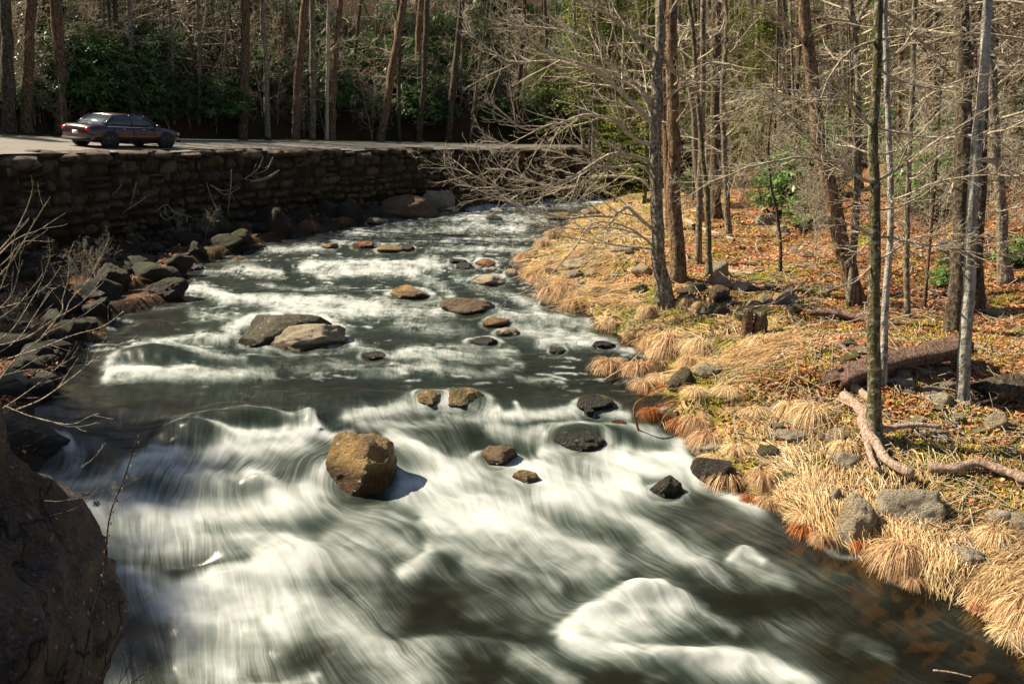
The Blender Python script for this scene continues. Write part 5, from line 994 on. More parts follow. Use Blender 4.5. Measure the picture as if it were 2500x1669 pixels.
# --- bare tree whose limbs sweep over the water
Z2 = lambda l: [(800+x*.3831, y*.3831) for x, y in l]; Z3 = lambda l: [(1600+x*.3831, y*.3831) for x, y in l]; Z6 = lambda l: [(1600+x*.3831, 500+y*.3831) for x, y in l]
L1 = [
 (Z2([(2090,870),(1950,670),(1750,490),(1700,450),(1480,380),(1380,330),(1200,200),(1080,60),(1000,0)]), 14, -1.0, 16),
 (Z2([(2070,640),(1960,540),(1850,480),(1720,450),(1600,440),(1450,400),(1170,410),(1050,350),(900,230),(840,80)]), 12, .8, 16),
 (Z2([(2080,300),(1950,220),(1820,130),(1750,80),(1600,10),(1450,-80)]), 12, -.6, 14),
 (Z2([(2060,980),(1950,890),(1850,790),(1780,760),(1620,740),(1480,790),(1400,800),(1310,830),(1220,820),(1130,750),(1040,680),(1010,610)]), 12, -1.4, 16),
 (Z2([(2060,1060),(1960,1000),(1870,985),(1780,1000),(1600,1110),(1500,1160),(1350,1200),(1200,1220),(1050,1180),(900,1100),(760,1065),(745,990)]), 12, -.8, 18),
 (Z2([(2080,1250),(2000,1150),(1870,1130),(1700,1130),(1560,1200),(1400,1190),(1250,1130),(1150,1080),(1000,1080)]), 9, .9, 16),
 (Z2([(2100,1500),(2000,1400),(1900,1310),(1830,1380),(1700,1370),(1500,1385),(1380,1350),(1250,1310),(1100,1250),(950,1190),(820,1120),(740,1040)]), 11, -1.2, 18),
 (Z2([(2100,1560),(1980,1500),(1800,1450),(1600,1460),(1450,1440),(1300,1380),(1200,1290)]), 8, .8, 12),
 ([(1604,592),(1540,560),(1451,546),(1398,615),(1336,684),(1260,726),(1214,720),(1187,699)], 6, -1.6, 7),
 ([(1604,600),(1500,600),(1400,580),(1330,570),(1240,590),(1190,570)], 6, -1.0, 9),
 (Z2([(2120,350),(2200,440),(2349,580),(2420,640)]), 12, .5, 10),
 (Z2([(2090,760),(2000,600),(1900,520),(1800,420),(1650,250),(1500,180),(1350,160),(1150,150)]), 9, 1.2, 16),
 (Z2([(2085,500),(2000,330),(1930,180),(1850,60),(1800,-60)]), 10, .8, 12),
 (Z2([(2080,1150),(2000,1060),(1900,1060),(1750,1060),(1600,1020),(1450,960),(1300,930),(1180,940),(1080,900),(950,830)]), 9, -.3, 16),
 (Z2([(2110,200),(2180,80),(2260,-40)]), 9, -.5, 8), (Z2([(2110,650),(2250,560),(2400,520),(2560,560)]), 8, -.8, 10)]
make_tree('branching bare tree whose many pale limbs sweep far out over the water', [(1623,742),(1612,660),(1604,575),(1600,345),(1608,115),(1612,0)], 36, 22, 'grey', L1, None, None, flare=1.8, tall=4)
make_tree('thick straight trunk just behind the branching tree, lichen-specked with orange bark high up', [(1652,684),(1650,600),(1646,460),(1645,345),(1641,190),(1638,0)], 38, 25, 'brown', (), None, (10, .5, 1.1, 2.2, 9))
make_tree('slim grey trunk to the right of the thick one, its foot split', [(1705,642),(1706,560),(1711,368),(1716,190),(1716,38),(1716,0)], 17, 12, 'grey', (), None, (12, .4, 1.1, 2.0, 6))
make_tree('slim mottled trunk beside the blue-grey boulder', [(1732,676),(1730,560),(1724,460),(1712,345),(1700,190),(1690,60),(1680,0)], 15, 9, 'olive', (), None, (12, .35, 1.1, 2.0, 6))
make_tree('slim trunk standing alone upslope with moss at its foot', [(1779,578),(1775,500),(1768,383),(1763,230),(1772,100),(1770,0)], 16, 10, 'grey', (), None, (12, .4, 1.1, 2.2, 6))
make_tree('dark straight trunk in shadow behind the slim pair', [(1749,530),(1747,450),(1745,300),(1748,150),(1750,0)], 26, 22, 'dark', (), None, (8, .4, 1.1, 2.0, 8))
make_tree('pale trunk half hidden behind the thick lichen-specked one', [(1636,560),(1632,450),(1625,300),(1620,100),(1618,0)], 22, 16, 'brown', (), None, (8, .5, 1.1, 2.0, 8))
make_tree('leaning grey trunk forking among the slim ones', [(1712,540),(1700,400),(1690,250),(1668,120),(1655,0)], 16, 12, 'grey', (), None, (10, .4, 1.1, 2.4, 7))
make_tree('thin crooked sapling standing in the leaves upslope of the stone pile', [(1904,662),(1905,600),(1897,520),(1885,470),(1880,433),(1876,345),(1890,240)], 9, 4, 'dark', [([(1903,560),(1880,520),(1850,490)], 3, 0, 4)], None, (8, .2, .9, 1.0, 3), tall=.6, name='sapling', cat='sapling')
make_tree('large curving trunk with peeling flaky bark and a swollen foot', [(2096,748),(2075,668),(2052,590),(2025,460),(2002,345),(1987,230),(1970,100),(1962,0)], 42, 26, 'brown', [(Z3([(1000,350),(900,230),(800,130),(650,60),(520,10)]), 10, -.8, 10), (Z3([(1020,350),(1200,560),(1280,900)]), 8, .3, 8)], None, (8, .5, 1.1, 2.4, 8), flare=1.25)
make_tree('mottled upright trunk growing from the same foot as the curving one', [(2074,750),(2082,640),(2090,540),(2095,383),(2094,190),(2086,77),(2075,0)], 19, 13, 'grey', (), None, (12, .4, 1.1, 2.0, 6))
L9 = [
 ([(2132,88),(2094,115),(2056,146),(2025,188),(2000,240)], 10, -.6, 8), ([(2148,92),(2200,86),(2251,82),(2328,80),(2400,60)], 8, .6, 10), ([(2150,15),(2194,50),(2240,90),(2290,126),(2360,150)], 10, .4, 10),
 ([(2125,460),(2090,425),(2033,383),(1952,379),(1900,385),(1830,398),(1780,420),(1726,444),(1677,471)], 11, -1.0, 16), ([(2120,450),(2090,425),(2021,372),(1980,335),(1945,306),(1906,276),(1860,230)], 8, -.4, 12),
 ([(2125,571),(2103,560),(2083,548),(2050,533),(2021,521)], 12, -.5, 5), ([(2144,440),(2180,420),(2213,398),(2260,362),(2309,326),(2374,283),(2450,240)], 8, -.7, 12), ([(2146,330),(2213,337),(2270,345),(2330,335),(2420,345)], 6, .4, 10),
 ([(2148,200),(2200,196),(2270,214),(2340,190),(2420,170)], 7, .8, 10), ([(2148,580),(2200,585),(2251,596),(2300,606),(2355,615),(2430,628),(2520,636)], 8, -.7, 14), ([(2150,646),(2180,610),(2213,584),(2270,569),(2366,573),(2430,590)], 7, .5, 10),
 ([(2128,672),(2090,690),(2021,703),(1960,700),(1900,692)], 6, -.5, 9), ([(2128,410),(2080,360),(2040,355),(1990,330),(1930,290),(1850,270)], 7, .7, 12), ([(2140,300),(2080,250),(2020,225),(1940,215),(1850,212),(1760,220)], 7, -.8, 12),
 ([(2144,520),(2200,500),(2260,470),(2330,420),(2390,390)], 6, .3, 10), ([(2142,390),(2190,370),(2240,330),(2300,270),(2360,230)], 6, 1.0, 10), ([(2140,600),(2090,610),(2050,600),(2000,620),(1950,610)], 5, .6, 9), ([(2145,150),(2200,120),(2260,60),(2320,10)], 7, -.4, 9)]
make_tree('foreground slender mossy-green trunk with long bare side branches', [(2136,1078),(2134,960),(2134,845),(2131,740),(2134,653),(2138,560),(2136,500),(2133,400),(2130,320),(2135,268),(2142,200),(2140,134),(2146,0)], 36, 18, 'olive', L9, None, None, flare=1.15, tall=4)
make_tree('second thin pinkish trunk close behind the foreground one', [(2154,935),(2157,850),(2160,768),(2168,653),(2175,540),(2172,400),(2165,200),(2160,0)], 19, 12, 'birch', (), None, (10, .4, 1.1, 1.8, 5), tall=3)
make_tree('very straight thin dark trunk between the foreground tree and the birch', [(2216,773),(2213,690),(2213,615),(2220,383),(2228,190),(2234,0)], 15, 11, 'grey', (), None, (14, .3, 1.1, 2.0, 5))
make_tree('wiry reddish sapling in the leaves before the birch', [(2257,746),(2265,650),(2272,577),(2280,480),(2290,350),(2300,200)], 9, 4, 'brown', (), None, (12, .2, 1., 1.4, 4), tall=1., name='sapling', cat='sapling')
make_tree('stout rough trunk mossy at its foot, left of the birch', [(2330,808),(2338,700),(2345,575),(2350,383),(2353,200),(2352,115),(2345,0)], 42, 32, 'dark', (), None, (12, .4, 1.1, 2.4, 9), flare=1.4)
make_tree('white-grey birch trunk leaning slightly, with dark bands', [(2349,982),(2352,900),(2356,845),(2366,653),(2371,536),(2382,383),(2397,230),(2408,57),(2412,0)], 31, 20, 'birch', [([(2384,383),(2440,385),(2500,375),(2540,380)], 7, -.5, 8), ([(2408,80),(2380,100),(2340,60),(2290,20)], 8, .4, 8), ([(2400,120),(2450,130),(2520,110)], 7, .5, 8), ([(2388,330),(2430,350),(2500,400)], 6, .6, 8), ([(2372,553),(2430,530),(2490,510),(2540,500)], 6, -.6, 8)], None, None, flare=1.15, tall=4)
make_tree('dark trunk directly behind the birch', [(2388,760),(2386,690),(2386,615),(2392,480),(2400,300),(2392,0)], 26, 20, 'dark', (), None, (8, .4, 1.1, 2.2, 7))
make_tree('rough grey trunk near the picture edge with a flared foot', [(2458,688),(2450,600),(2447,538),(2439,460),(2426,306),(2420,150),(2412,0)], 27, 19, 'grey', (), None, (10, .4, 1.1, 2.4, 7), flare=1.6)
make_tree('smooth olive trunk rising behind the birch top', [(2362,640),(2364,400),(2366,230),(2370,120),(2374,0)], 16, 13, 'olive', (), None, (8, .5, 1.1, 2.0, 6))
make_tree('thick pinkish trunk far back between the foreground tree and the birch', [(2276,420),(2276,300),(2278,150),(2276,0)], 34, 30, 'brown', (), None, (8, .4, 1.1, 2.4, 8))
make_tree('pale trunk with a crooked top, far behind the curving trunk', [(2098,470),(2096,350),(2093,200),(2086,110),(2100,40),(2120,0)], 18, 14, 'grey', (), None, (8, .4, 1.1, 2.4, 8))
make_tree('grey trunk far back against the leafy slope at the picture edge', [(2424,420),(2425,300),(2424,150),(2420,0)], 18, 15, 'grey', (), CROWN)
# --- trunks beyond the road
LT = [([(24,322),(20,150),(14,0)],28,24,'dark','dark double-edged trunk at the far left end of the road'),([(66,322),(68,150),(76,0)],26,22,'brown','sunlit-edged brown trunk, second from the picture edge'),([(150,322),(146,150),(136,0)],27,24,'brown','tall copper-lit trunk just before the parked-side curve of the road'),
 ([(78,175),(92,80),(100,0)],7,6,'twig','thin bright stem leaning up the dark slope'),([(262,285),(268,150),(266,0)],9,7,'dark','thin shaded trunk in the dark gap above the car'),([(294,290),(288,150),(280,0)],15,12,'dark','shaded trunk above the car roof'),
 ([(327,290),(322,150),(315,0)],16,13,'grey','grey trunk rising straight behind the car'),([(366,230),(366,100),(364,0)],12,9,'grey','grey trunk whose foot hides in the rhododendrons'),([(424,300),(420,150),(414,0)],10,8,'grey','thin trunk above the front of the car'),
 ([(462,240),(464,100),(462,0)],10,8,'brown','thin trunk with a narrow sunlit stripe'),([(484,300),(487,150),(482,0)],11,9,'grey','thin grey trunk behind the rhododendrons'),([(594,338),(598,170),(600,0)],23,19,'brown','prominent straight trunk at the road edge left of midway'),
 ([(654,335),(650,180),(640,0)],15,12,'grey','grey trunk just right of the prominent straight one'),([(720,340),(730,170),(745,0)],21,17,'brown','brown trunk leaning slightly right beside its grey neighbour'),([(764,338),(763,170),(762,0)],16,13,'grey','grey trunk paired with the leaning brown one'),
 ([(799,342),(800,170),(804,0)],10,8,'twig','pale narrow trunk at the very road edge'),([(812,342),(816,170),(830,0)],16,13,'brown','reddish trunk leaning right beside the pale narrow one'),([(930,345),(956,180),(986,0)],20,15,'brown','strongly leaning orange-brown trunk behind the road'),
 ([(975,344),(975,200),(972,0)],10,8,'dark','thin dark stem right of the leaning trunk'),([(1022,250),(1022,120),(1028,0)],16,14,'brown','pinkish trunk growing from the slope'),([(1024,345),(1036,180),(1042,0)],14,12,'dark','dark trunk in front of the pinkish one'),
 ([(1092,346),(1110,180),(1128,0)],17,13,'dark','shaded trunk leaning right near the start of the sweeping limbs'),([(1147,347),(1158,250),(1172,150),(1180,90)],8,4,'olive','short broken yellowish stem at the verge'),([(400,200),(402,100),(398,0)],9,7,'dark','dark slim trunk high on the slope'),
 ([(862,300),(866,150),(880,0)],9,7,'dark','slim shaded trunk between the leaning trunks'),([(540,300),(548,150),(560,0)],6,5,'grey','thin stem before the rhododendron bank'),([(690,260),(694,100),(700,0)],6,5,'brown','hair-thin sunlit stem beside the grey trunk'),
 ([(1262,346),(1268,200),(1280,0)],12,10,'dark','dark trunk seen through the sweeping limbs'),([(1330,346),(1336,200),(1330,0)],10,8,'dark','thin dark trunk behind the sweeping limbs'),([(1400,348),(1404,200),(1412,0)],11,9,'brown','brown trunk at the far bend of the road')]
for pts, w0, w1, bk, lab in LT: make_tree(lab, pts, w0, w1, bk, (), CROWNH if w0 > 12 else CROWN, None, tall=9, flare=1.15)
# --- filler trunks farther back
r = np.random.default_rng(12)
def far_trees(n, x0, x1, y0, y1, lab, grp, wpx=(5, 12), bk=('grey', 'dark', 'brown', 'olive'), cr=None):
    for k in range(n):
        px, py = r.uniform(x0, x1), r.uniform(y0, y1); w_ = r.uniform(*wpx); lx = r.normal()*22
        make_tree(lab+' '+near(LM_L if px < 1400 else LM_R, px), [(px, py), (px+lx*.5, py*.5), (px+lx, 0)], w_, w_*.75, bk[r.integers(len(bk))], (), cr or CROWN, None, tall=7, flare=1.1, group=grp, cscale=r.uniform(.7, 1.1))
far_trees(56, 1420, 2500, 330, 500, 'thin bare tree in the crowded woods', 'thin trees beyond the sunny bank')
far_trees(50, 1400, 2480, 40, 330, 'slender trunk high in the deep woods', 'slender trunks deep in the woods', (6, 14))
far_trees(44, 0, 1400, 60, 300, 'thin stem among the rhododendrons', 'thin stems on the shaded slope', (3, 8))
# --- twiggy understory
def sap_mesh(seed, h=4., nb=20):
    rg = np.random.default_rng(seed); P = growp(np.zeros((2, 3)), np.array([[.08, 0, 1.], [-.15, .1, 1.]]), np.array([h, h*.8]), 12, .07, .06, 1, rg); R = np.array([.018, .013])[:, None]*np.linspace(1, .25, 12)
    K1, R1, l1 = kids(P, R, np.array([h, h*.8]), nb, (.6, 1.3), (.18, .42), .5, .1, 7, .16, .03, .7, rg); K2, R2, l2 = kids(K1, R1, l1, 5, (.4, 1.), (.3, .55), .6, .15, 5, .2, .03, .7, rg); K3, R3, _ = kids(K2, R2, l2, 2, (.4, 1.), (.4, .7), .7, .3, 4, .2, .0, .8, rg)
    return tubes_mesh('stem', [(P, R, 5)], BARK['twig'], minr=.006), tubes_mesh('twigs', [(K1, R1, 3), (K2, R2, 3), (K3, R3, 3)], BARK['twig'], minr=.0045)
SAP = [sap_mesh(400+k) for k in range(6)]
def saplings(n, x0, x1, y0, y1, lab, grp, sc_=(.6, 1.3), fn=allh, keepfn=None):
    k = 0
    while k < n:
        px, py = r.uniform(x0, x1), r.uniform(y0, y1); h = hit(px, py, fn)[0]; sw_ = float(SW(h[0], h[1]))
        if -1.2 < sw_ < 8.2 or (h[0] < float(XR(h[1]))+.8 and sw_ < 0): continue
        rt = bpy.data.objects.new('sapling', None); COL.objects.link(rt); rt.location = h; rt.rotation_euler = (r.normal()*.1, r.normal()*.1, r.random()*6.28); s_ = r.uniform(*sc_); rt.scale = (s_,)*3; tag(rt, lab+' '+near(LM_L if px < 1400 else LM_R, px), 'sapling', grp)
        st, tw = SAP[r.integers(6)]; link('stem', st, rt); kind(link('twigs', tw, rt), 'stuff'); k += 1
saplings(34, 1430, 2520, 300, 520, 'bare twiggy sapling in the woods', 'saplings behind the sunny bank')
saplings(26, 1700, 2520, 480, 640, 'small bare sapling on the leafy bank', 'saplings on the leafy bank', (.35, .8))
saplings(60, 0, 1420, 250, 345, 'twiggy verge sapling', 'saplings along the verge', (.5, 1.3))
saplings(40, 0, 1420, 60, 250, 'bare sapling up the slope', 'saplings up the shaded slope', (.8, 1.5))
# --- rhododendrons
def m_leafy(name, a, b_, c_, rough=.42, spec=.3):
    b = NB(name); c = b.ramp(b.attr('var'), (0, a), (.6, b_), (1, c_)); b.done(c, rough, None, spec); d = b.n('ShaderNodeBsdfTranslucent', ins={'Color': c}); m = b.n('ShaderNodeMixShader', ins={0: .2, 1: b.p.outputs[0], 2: d.outputs[0]}); b.t.links.new(m.outputs[0], b.out.inputs[0]); return b.m
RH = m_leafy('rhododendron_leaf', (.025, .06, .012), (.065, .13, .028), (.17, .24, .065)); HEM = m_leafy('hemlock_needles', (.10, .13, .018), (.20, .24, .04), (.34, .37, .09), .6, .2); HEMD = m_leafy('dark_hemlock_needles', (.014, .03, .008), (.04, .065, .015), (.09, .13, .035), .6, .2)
def rosette_mesh(seed, n, rad, L=.15, mat=None, hgt=1.0):
    rg = np.random.default_rng(seed); d = nrm(rg.normal(size=(n, 3))); d[:, 2] = np.abs(d[:, 2])*1.2-.1; cl = rg.normal(size=(9, 3))*.35; C = d*(rg.random(n)[:, None]**.35); C = C*(1+.25*np.sin(C@cl.T*9).mean(1)[:, None]); C = C*np.array([rad, rad, rad*hgt])+np.array([0, 0, rad*.35])
    m = 7; a = (np.arange(m)*2*math.pi/m)[None, :]+rg.random((n, 1))*6.28; tilt = rg.uniform(-.75, .35, (n, m)); ln = L*rg.uniform(.7, 1.15, (n, m)); ax = nrm(d*.5+np.array([0, 0, .8])+rg.normal(size=(n, 3))*.25)
    e1 = nrm(np.cross(ax, np.array([1., .2, .1]))); e2 = np.cross(ax, e1); dirs = (np.cos(a)[..., None]*e1[:, None]+np.sin(a)[..., None]*e2[:, None]); ldir = nrm(dirs+ax[:, None]*tilt[..., None]); side = nrm(np.cross(ldir, ax[:, None]))
    B = C[:, None]+ldir*.015; T = C[:, None]+ldir*ln[..., None]; M = (B+T)/2+ax[:, None]*.006; w = (ln*.17)[..., None]; V = np.stack([B, M+side*w-ax[:, None]*.012, T, M-side*w-ax[:, None]*.012], 2).reshape(-1, 3)
    b0 = (np.arange(n*m)*4)[:, None]; Fc = np.concatenate([b0+np.array([[0, 1, 2]]), b0+np.array([[0, 2, 3]])]); return mesh('foliage', V, Fc, mat, False, {'var': np.repeat(np.clip(rg.random((n, m))*.7+rg.random((n, 1))*.3, 0, 1).ravel(), 4)})
def stems_mesh(seed, rad, n=14):
    rg = np.random.default_rng(seed); P = growp(rg.normal(size=(n, 3))*[.2, .2, 0], nrm(rg.normal(size=(n, 3))*[.6, .6, 0]+[0, 0, .8]), np.full(n, rad*1.5), 8, .2, -.02, 1, rg); return tubes_mesh('stems', [(P, np.full(n, .02)[:, None]*np.linspace(1, .4, 8), 4)], BARK['dark'])
RHM = [(rosette_mesh(500+k, 480, 1.5, .20, RH, .9), stems_mesh(520+k, 1.5)) for k in range(5)]
RHL = m_leafy('sunlit_rhododendron_leaf', (.05, .11, .025), (.11, .20, .045), (.24, .33, .10))  # brighter copy of the leaf, sunlight put into its colour
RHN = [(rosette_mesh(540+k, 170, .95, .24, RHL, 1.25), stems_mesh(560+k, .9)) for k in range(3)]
def shrub(px, py, set_, sc_, lab, grp=None, z=0, name='rhododendron_bush', d=None):
    h = hit(px, py, allh)[0] if d is None else None
    if d is not None: q = atd(px, py, d); h = np.array([q[0], q[1], float(allh(q[0], q[1]))])
    rt = bpy.data.objects.new(name, None); COL.objects.link(rt); rt.location = h+np.array([0, 0, z]); rt.rotation_euler = (0, 0, r.random()*6.28); rt.scale = (sc_, sc_, sc_*r.uniform(.85, 1.2)); tag(rt, lab, 'bush', grp)
    fo, st = set_[r.integers(len(set_))]; kind(link('foliage', fo, rt), 'stuff'); kind(link('stems', st, rt), 'stuff'); return rt
for k in range(150):
    px = r.uniform(-40, 1500); py = r.uniform(20, 330)
    if fbm(np.array([px/170.]), np.array([py/90.]), 66, 3)[0] < .40: continue
    h = hit(px, py, allh)[0]
    if float(SW(h[0], h[1])) < 9.2: continue
    shrub(px, py, RHM, r.uniform(.9, 1.6), ('low' if py > 200 else 'high')+' glossy rhododendron '+near(LM_L, px), 'rhododendrons on the shaded slope')
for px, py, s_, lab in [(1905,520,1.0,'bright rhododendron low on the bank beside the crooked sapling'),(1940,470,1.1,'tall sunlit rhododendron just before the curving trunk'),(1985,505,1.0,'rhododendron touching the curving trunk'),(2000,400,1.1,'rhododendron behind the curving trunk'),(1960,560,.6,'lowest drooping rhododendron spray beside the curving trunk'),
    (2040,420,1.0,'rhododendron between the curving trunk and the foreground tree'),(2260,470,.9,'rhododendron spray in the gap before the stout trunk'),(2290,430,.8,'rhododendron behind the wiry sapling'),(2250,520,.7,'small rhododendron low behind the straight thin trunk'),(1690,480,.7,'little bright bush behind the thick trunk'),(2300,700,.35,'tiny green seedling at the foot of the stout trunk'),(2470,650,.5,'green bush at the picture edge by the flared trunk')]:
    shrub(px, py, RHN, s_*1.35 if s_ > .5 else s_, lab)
for k in range(70):
    px = r.uniform(1420, 2500); shrub(px, r.uniform(20, 430), RHM, r.uniform(.6, 1.2), 'dark evergreen bush deep in the woods '+near(LM_R, px), 'evergreen bushes deep in the woods')
def spray_mesh(seed, h, rad, n, mat, z0=.0, sz=.10, nd=10):
    """conifer crown: drooping flat sprays set round a stem"""
    rg = np.random.default_rng(seed); z = z0+(h-z0)*rg.random(n)**.8; a = rg.random(n)*6.28; rr = rad*(1-(z/h)**1.4*.85)*rg.random(n)**.5; C = np.stack([np.cos(a)*rr, np.sin(a)*rr, z-.12*rr], 1)
    m = nd; off = rg.normal(size=(n, m, 3))*np.array([.30, .30, .07])*sz*5; P = (C[:, None]+off).reshape(-1, 3); N = len(P); aa = np.repeat(a, m)+rg.normal(size=N)*.7; L = sz*rg.uniform(.6, 1.4, N)
    e = np.stack([np.cos(aa), np.sin(aa), -.3+rg.normal(size=N)*.25], 1)*L[:, None]; s_ = np.stack([-np.sin(aa), np.cos(aa), rg.normal(size=N)*.3], 1)*L[:, None]*.28
    V = np.stack([P-e*.5, P+s_, P+e*.5, P-s_], 1).reshape(-1, 3); b0 = (np.arange(N)*4)[:, None]; Fc = np.concatenate([b0+np.array([[0, 1, 2]]), b0+np.array([[0, 2, 3]])]); return mesh('foliage', V, Fc, mat, False, {'var': np.repeat(rg.random(N), 4)})
MIDH = [spray_mesh(640+k, 10.5, 2.8, 420, HEMD, .8, .17, 12) for k in range(3)]
YH = [spray_mesh(600+k, 4.5, 1.5, 420, HEM, .4, .07, 10) for k in range(3)]
def conifer(px, py, s_, lab, ms, grp=None, d=None, z=0, name='young_hemlock', pos=None, cat='conifer', th=4.6):
    h = np.array([*pos, float(allh(*pos))]) if pos is not None else hit(px, py, allh)[0]
    rt = bpy.data.objects.new(name, None); COL.objects.link(rt); rt.location = h; rt.scale = (s_,)*3; rt.rotation_euler = (0, 0, r.random()*6.28); tag(rt, lab, cat, grp); kind(link('foliage', ms[r.integers(len(ms))], rt), 'stuff')
    n_ = 10; Q = np.stack([0*np.arange(n_), 0*np.arange(n_), np.linspace(-.3, th, n_)], 1); mb = MB(); mb.tube(Q, np.linspace(.045, .01, n_)*th/4.6*1.2, 8); link('trunk', mb.me('trunk', [BARK['dark']], True), rt)
for px, py, s_, lab in [(1480,440,1.2,'soft yellow-green hemlock behind the sweeping limbs at the river bend'),(1530,470,1.0,'young hemlock just left of the branching trunk'),(1440,400,1.3,'pale green hemlock at the far bend of the road'),(1560,430,1.1,'feathery hemlock between the branching trunk and the road end'),(1790,420,1.2,'young hemlock behind the lone slim trunk'),
    (1840,400,1.2,'hemlock mass left of the rhododendrons'),(1690,400,1.0,'hemlock in the gap behind the slim trunks'),(1870,350,1.3,'hemlock crown above the rhododendrons'),(2180,330,1.3,'hemlock behind the foreground trunk'),(1400,320,1.2,'hemlock at the road edge under the limbs'),(1600,400,1.2,'hemlock right behind the branching trunk'),(2420,300,1.1,'hemlock high at the picture edge'),(1500,492,.62,'small bright hemlock at the head of the gravel point'),(1465,488,.55,'feathery seedling hemlock at the far waterline'),(1570,500,.6,'little hemlock between the far stones and the branching trunk'),(1815,470,.6,'small pale hemlock beside the crooked sapling'),(1850,455,.7,'pale hemlock behind the crooked sapling')]:
    conifer(px, py, s_*1.7, lab, YH)
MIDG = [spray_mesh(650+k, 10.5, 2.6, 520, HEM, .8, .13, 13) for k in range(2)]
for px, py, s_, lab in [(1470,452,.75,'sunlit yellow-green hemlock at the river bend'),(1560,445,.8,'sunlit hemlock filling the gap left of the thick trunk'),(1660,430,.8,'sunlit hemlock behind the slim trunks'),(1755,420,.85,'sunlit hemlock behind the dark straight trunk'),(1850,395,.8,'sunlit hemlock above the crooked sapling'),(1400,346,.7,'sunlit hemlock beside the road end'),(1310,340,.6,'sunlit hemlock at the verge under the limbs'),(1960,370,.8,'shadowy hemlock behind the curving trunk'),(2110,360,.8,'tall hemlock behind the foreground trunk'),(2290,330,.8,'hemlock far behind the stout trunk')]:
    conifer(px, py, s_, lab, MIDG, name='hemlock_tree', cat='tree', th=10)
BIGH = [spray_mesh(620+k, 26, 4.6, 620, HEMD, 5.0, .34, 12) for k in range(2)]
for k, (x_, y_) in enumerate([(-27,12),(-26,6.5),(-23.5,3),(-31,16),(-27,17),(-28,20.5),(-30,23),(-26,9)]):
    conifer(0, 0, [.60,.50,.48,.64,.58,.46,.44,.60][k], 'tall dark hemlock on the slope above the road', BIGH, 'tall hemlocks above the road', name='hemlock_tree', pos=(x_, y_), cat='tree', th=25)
for k, (x_, y_) in enumerate([(-37,36),(-43,40),(-38,47),(-28,55),(-20,62),(-4,66)]):
    conifer(0, 0, r.uniform(.8, 1.15), 'dark hemlock among the trunks on the shaded slope', MIDH, 'hemlocks on the shaded slope', name='hemlock_tree', pos=(x_, y_), cat='tree', th=10)
for k, (x_, y_) in enumerate([(14,66),(22,70),(30,74),(40,72),(46,66),(36,60),(50,58),(27,64),(56,66),(19,76)]):
    conifer(0, 0, r.uniform(.8, 1.2), 'hemlock closing the view high above the sunny bank', MIDH, 'hemlocks above the sunny bank', name='hemlock_tree', pos=(x_, y_), cat='tree', th=10)
for k in range(16):
    py = r.uniform(560, 800); px = np.interp(py, [560, 640, 740, 800], [560, 300, 150, 40])+r.uniform(-140, 60); h = hit(px, py, scene_h)[0]
    if h[0] > float(XL(h[1]))-.2 or float(SW(h[0], h[1])) > -.3: continue
    rt = bpy.data.objects.new('brush', None); COL.objects.link(rt); rt.location = h; rt.rotation_euler = (r.normal()*.5, r.normal()*.5, r.random()*6.28); s_ = r.uniform(.18, .40); rt.scale = (s_,)*3; tag(rt, 'tangle of dead brush on the shaded bank '+near(LM_B, px), 'brush', 'dead brush on the shaded bank')
    st, tw = SAP[r.integers(6)]; link('stem', st, rt); kind(link('twigs', tw, rt), 'stuff')
# ---------------------------------------------------------------- near twigs
def plant(name, label, cat, polys, mat, d, anchor, kk=3, parts='stem', group=None, minr=.0015):
    """several thin stems given in the frame at distance d, each a stem of one plant rooted at anchor"""
    root = bpy.data.objects.new(name, None); COL.objects.link(root); b = atd(*anchor, d); root.location = b; tag(root, label, cat, group)
    for pl, w_ in polys:
        dd = rng.normal()*.25; P = resamp([atd(px, py, d+dd*i/len(pl)) for i, (px, py) in enumerate(pl)], 22)[None]; P = P+np.cumsum(rng.normal(size=P.shape)*.0012, 1); R = (w_/F*d/2*np.linspace(1, .35, 22))[None]; ln = np.linalg.norm(np.diff(P[0], axis=0), axis=1).sum(); sets = [(P, R, 5)]
        if kk: K1, R1, l1 = kids(P, R, np.array([ln]), kk, (.3, .7), (.15, .35), .55, .3, 6, .08, .05, .7); sets.append((K1, R1, 3))
        link(parts, tubes_mesh(parts, sets, mat, b, minr), root)
    return root
WIL = [[(-30,640),(28,578),(60,520),(76,470),(80,440)],[(-30,700),(30,640),(75,560),(122,480)],[(-30,650),(40,585),(100,560),(160,520)],[(-60,1010),(38,875),(100,826),(153,776),(172,730),(215,684),(245,626),(266,580)],[(100,826),(149,760),(151,730),(165,684),(169,611)],[(-40,850),(57,826),(126,783),(191,745),(253,688)],
 [(-40,890),(77,856),(172,818),(249,795),(299,757)],[(-40,1020),(0,1002),(92,937),(153,883),(172,845)],[(40,1000),(100,975),(172,925),(230,879),(303,837)],[(-40,860),(0,829),(38,799),(96,707),(126,630)],[(-40,800),(38,749),(103,672)],[(-40,740),(0,707),(23,646),(40,590)],
 [(-30,760),(40,740),(110,700),(150,650)],[(-30,780),(30,720),(50,640),(48,590)],[(-40,930),(60,905),(130,900),(190,870)],[(-40,690),(20,630),(60,590),(130,590)],[(-40,880),(40,830),(90,760),(130,700)]]
plant('willow_shrub', 'bare willow shrub fanning thin tan shoots in from the picture edge over the shaded bank', 'shrub', [(p, 4 if i < 9 else 3) for i, p in enumerate(WIL)], BARK['twig'], 6.6, (-60, 1030), 4)
plant('weed_stalk', 'dry weed twigs reaching low over the dark pool above the plunge', 'weed', [([(10,990),(90,1020),(170,1035),(215,1018),(240,1010)], 3), ([(90,1020),(180,1040),(250,1030)], 3), ([(200,1140),(235,1110),(258,1078)], 3)], BARK['twig'], 5.2, (10, 990), 2)
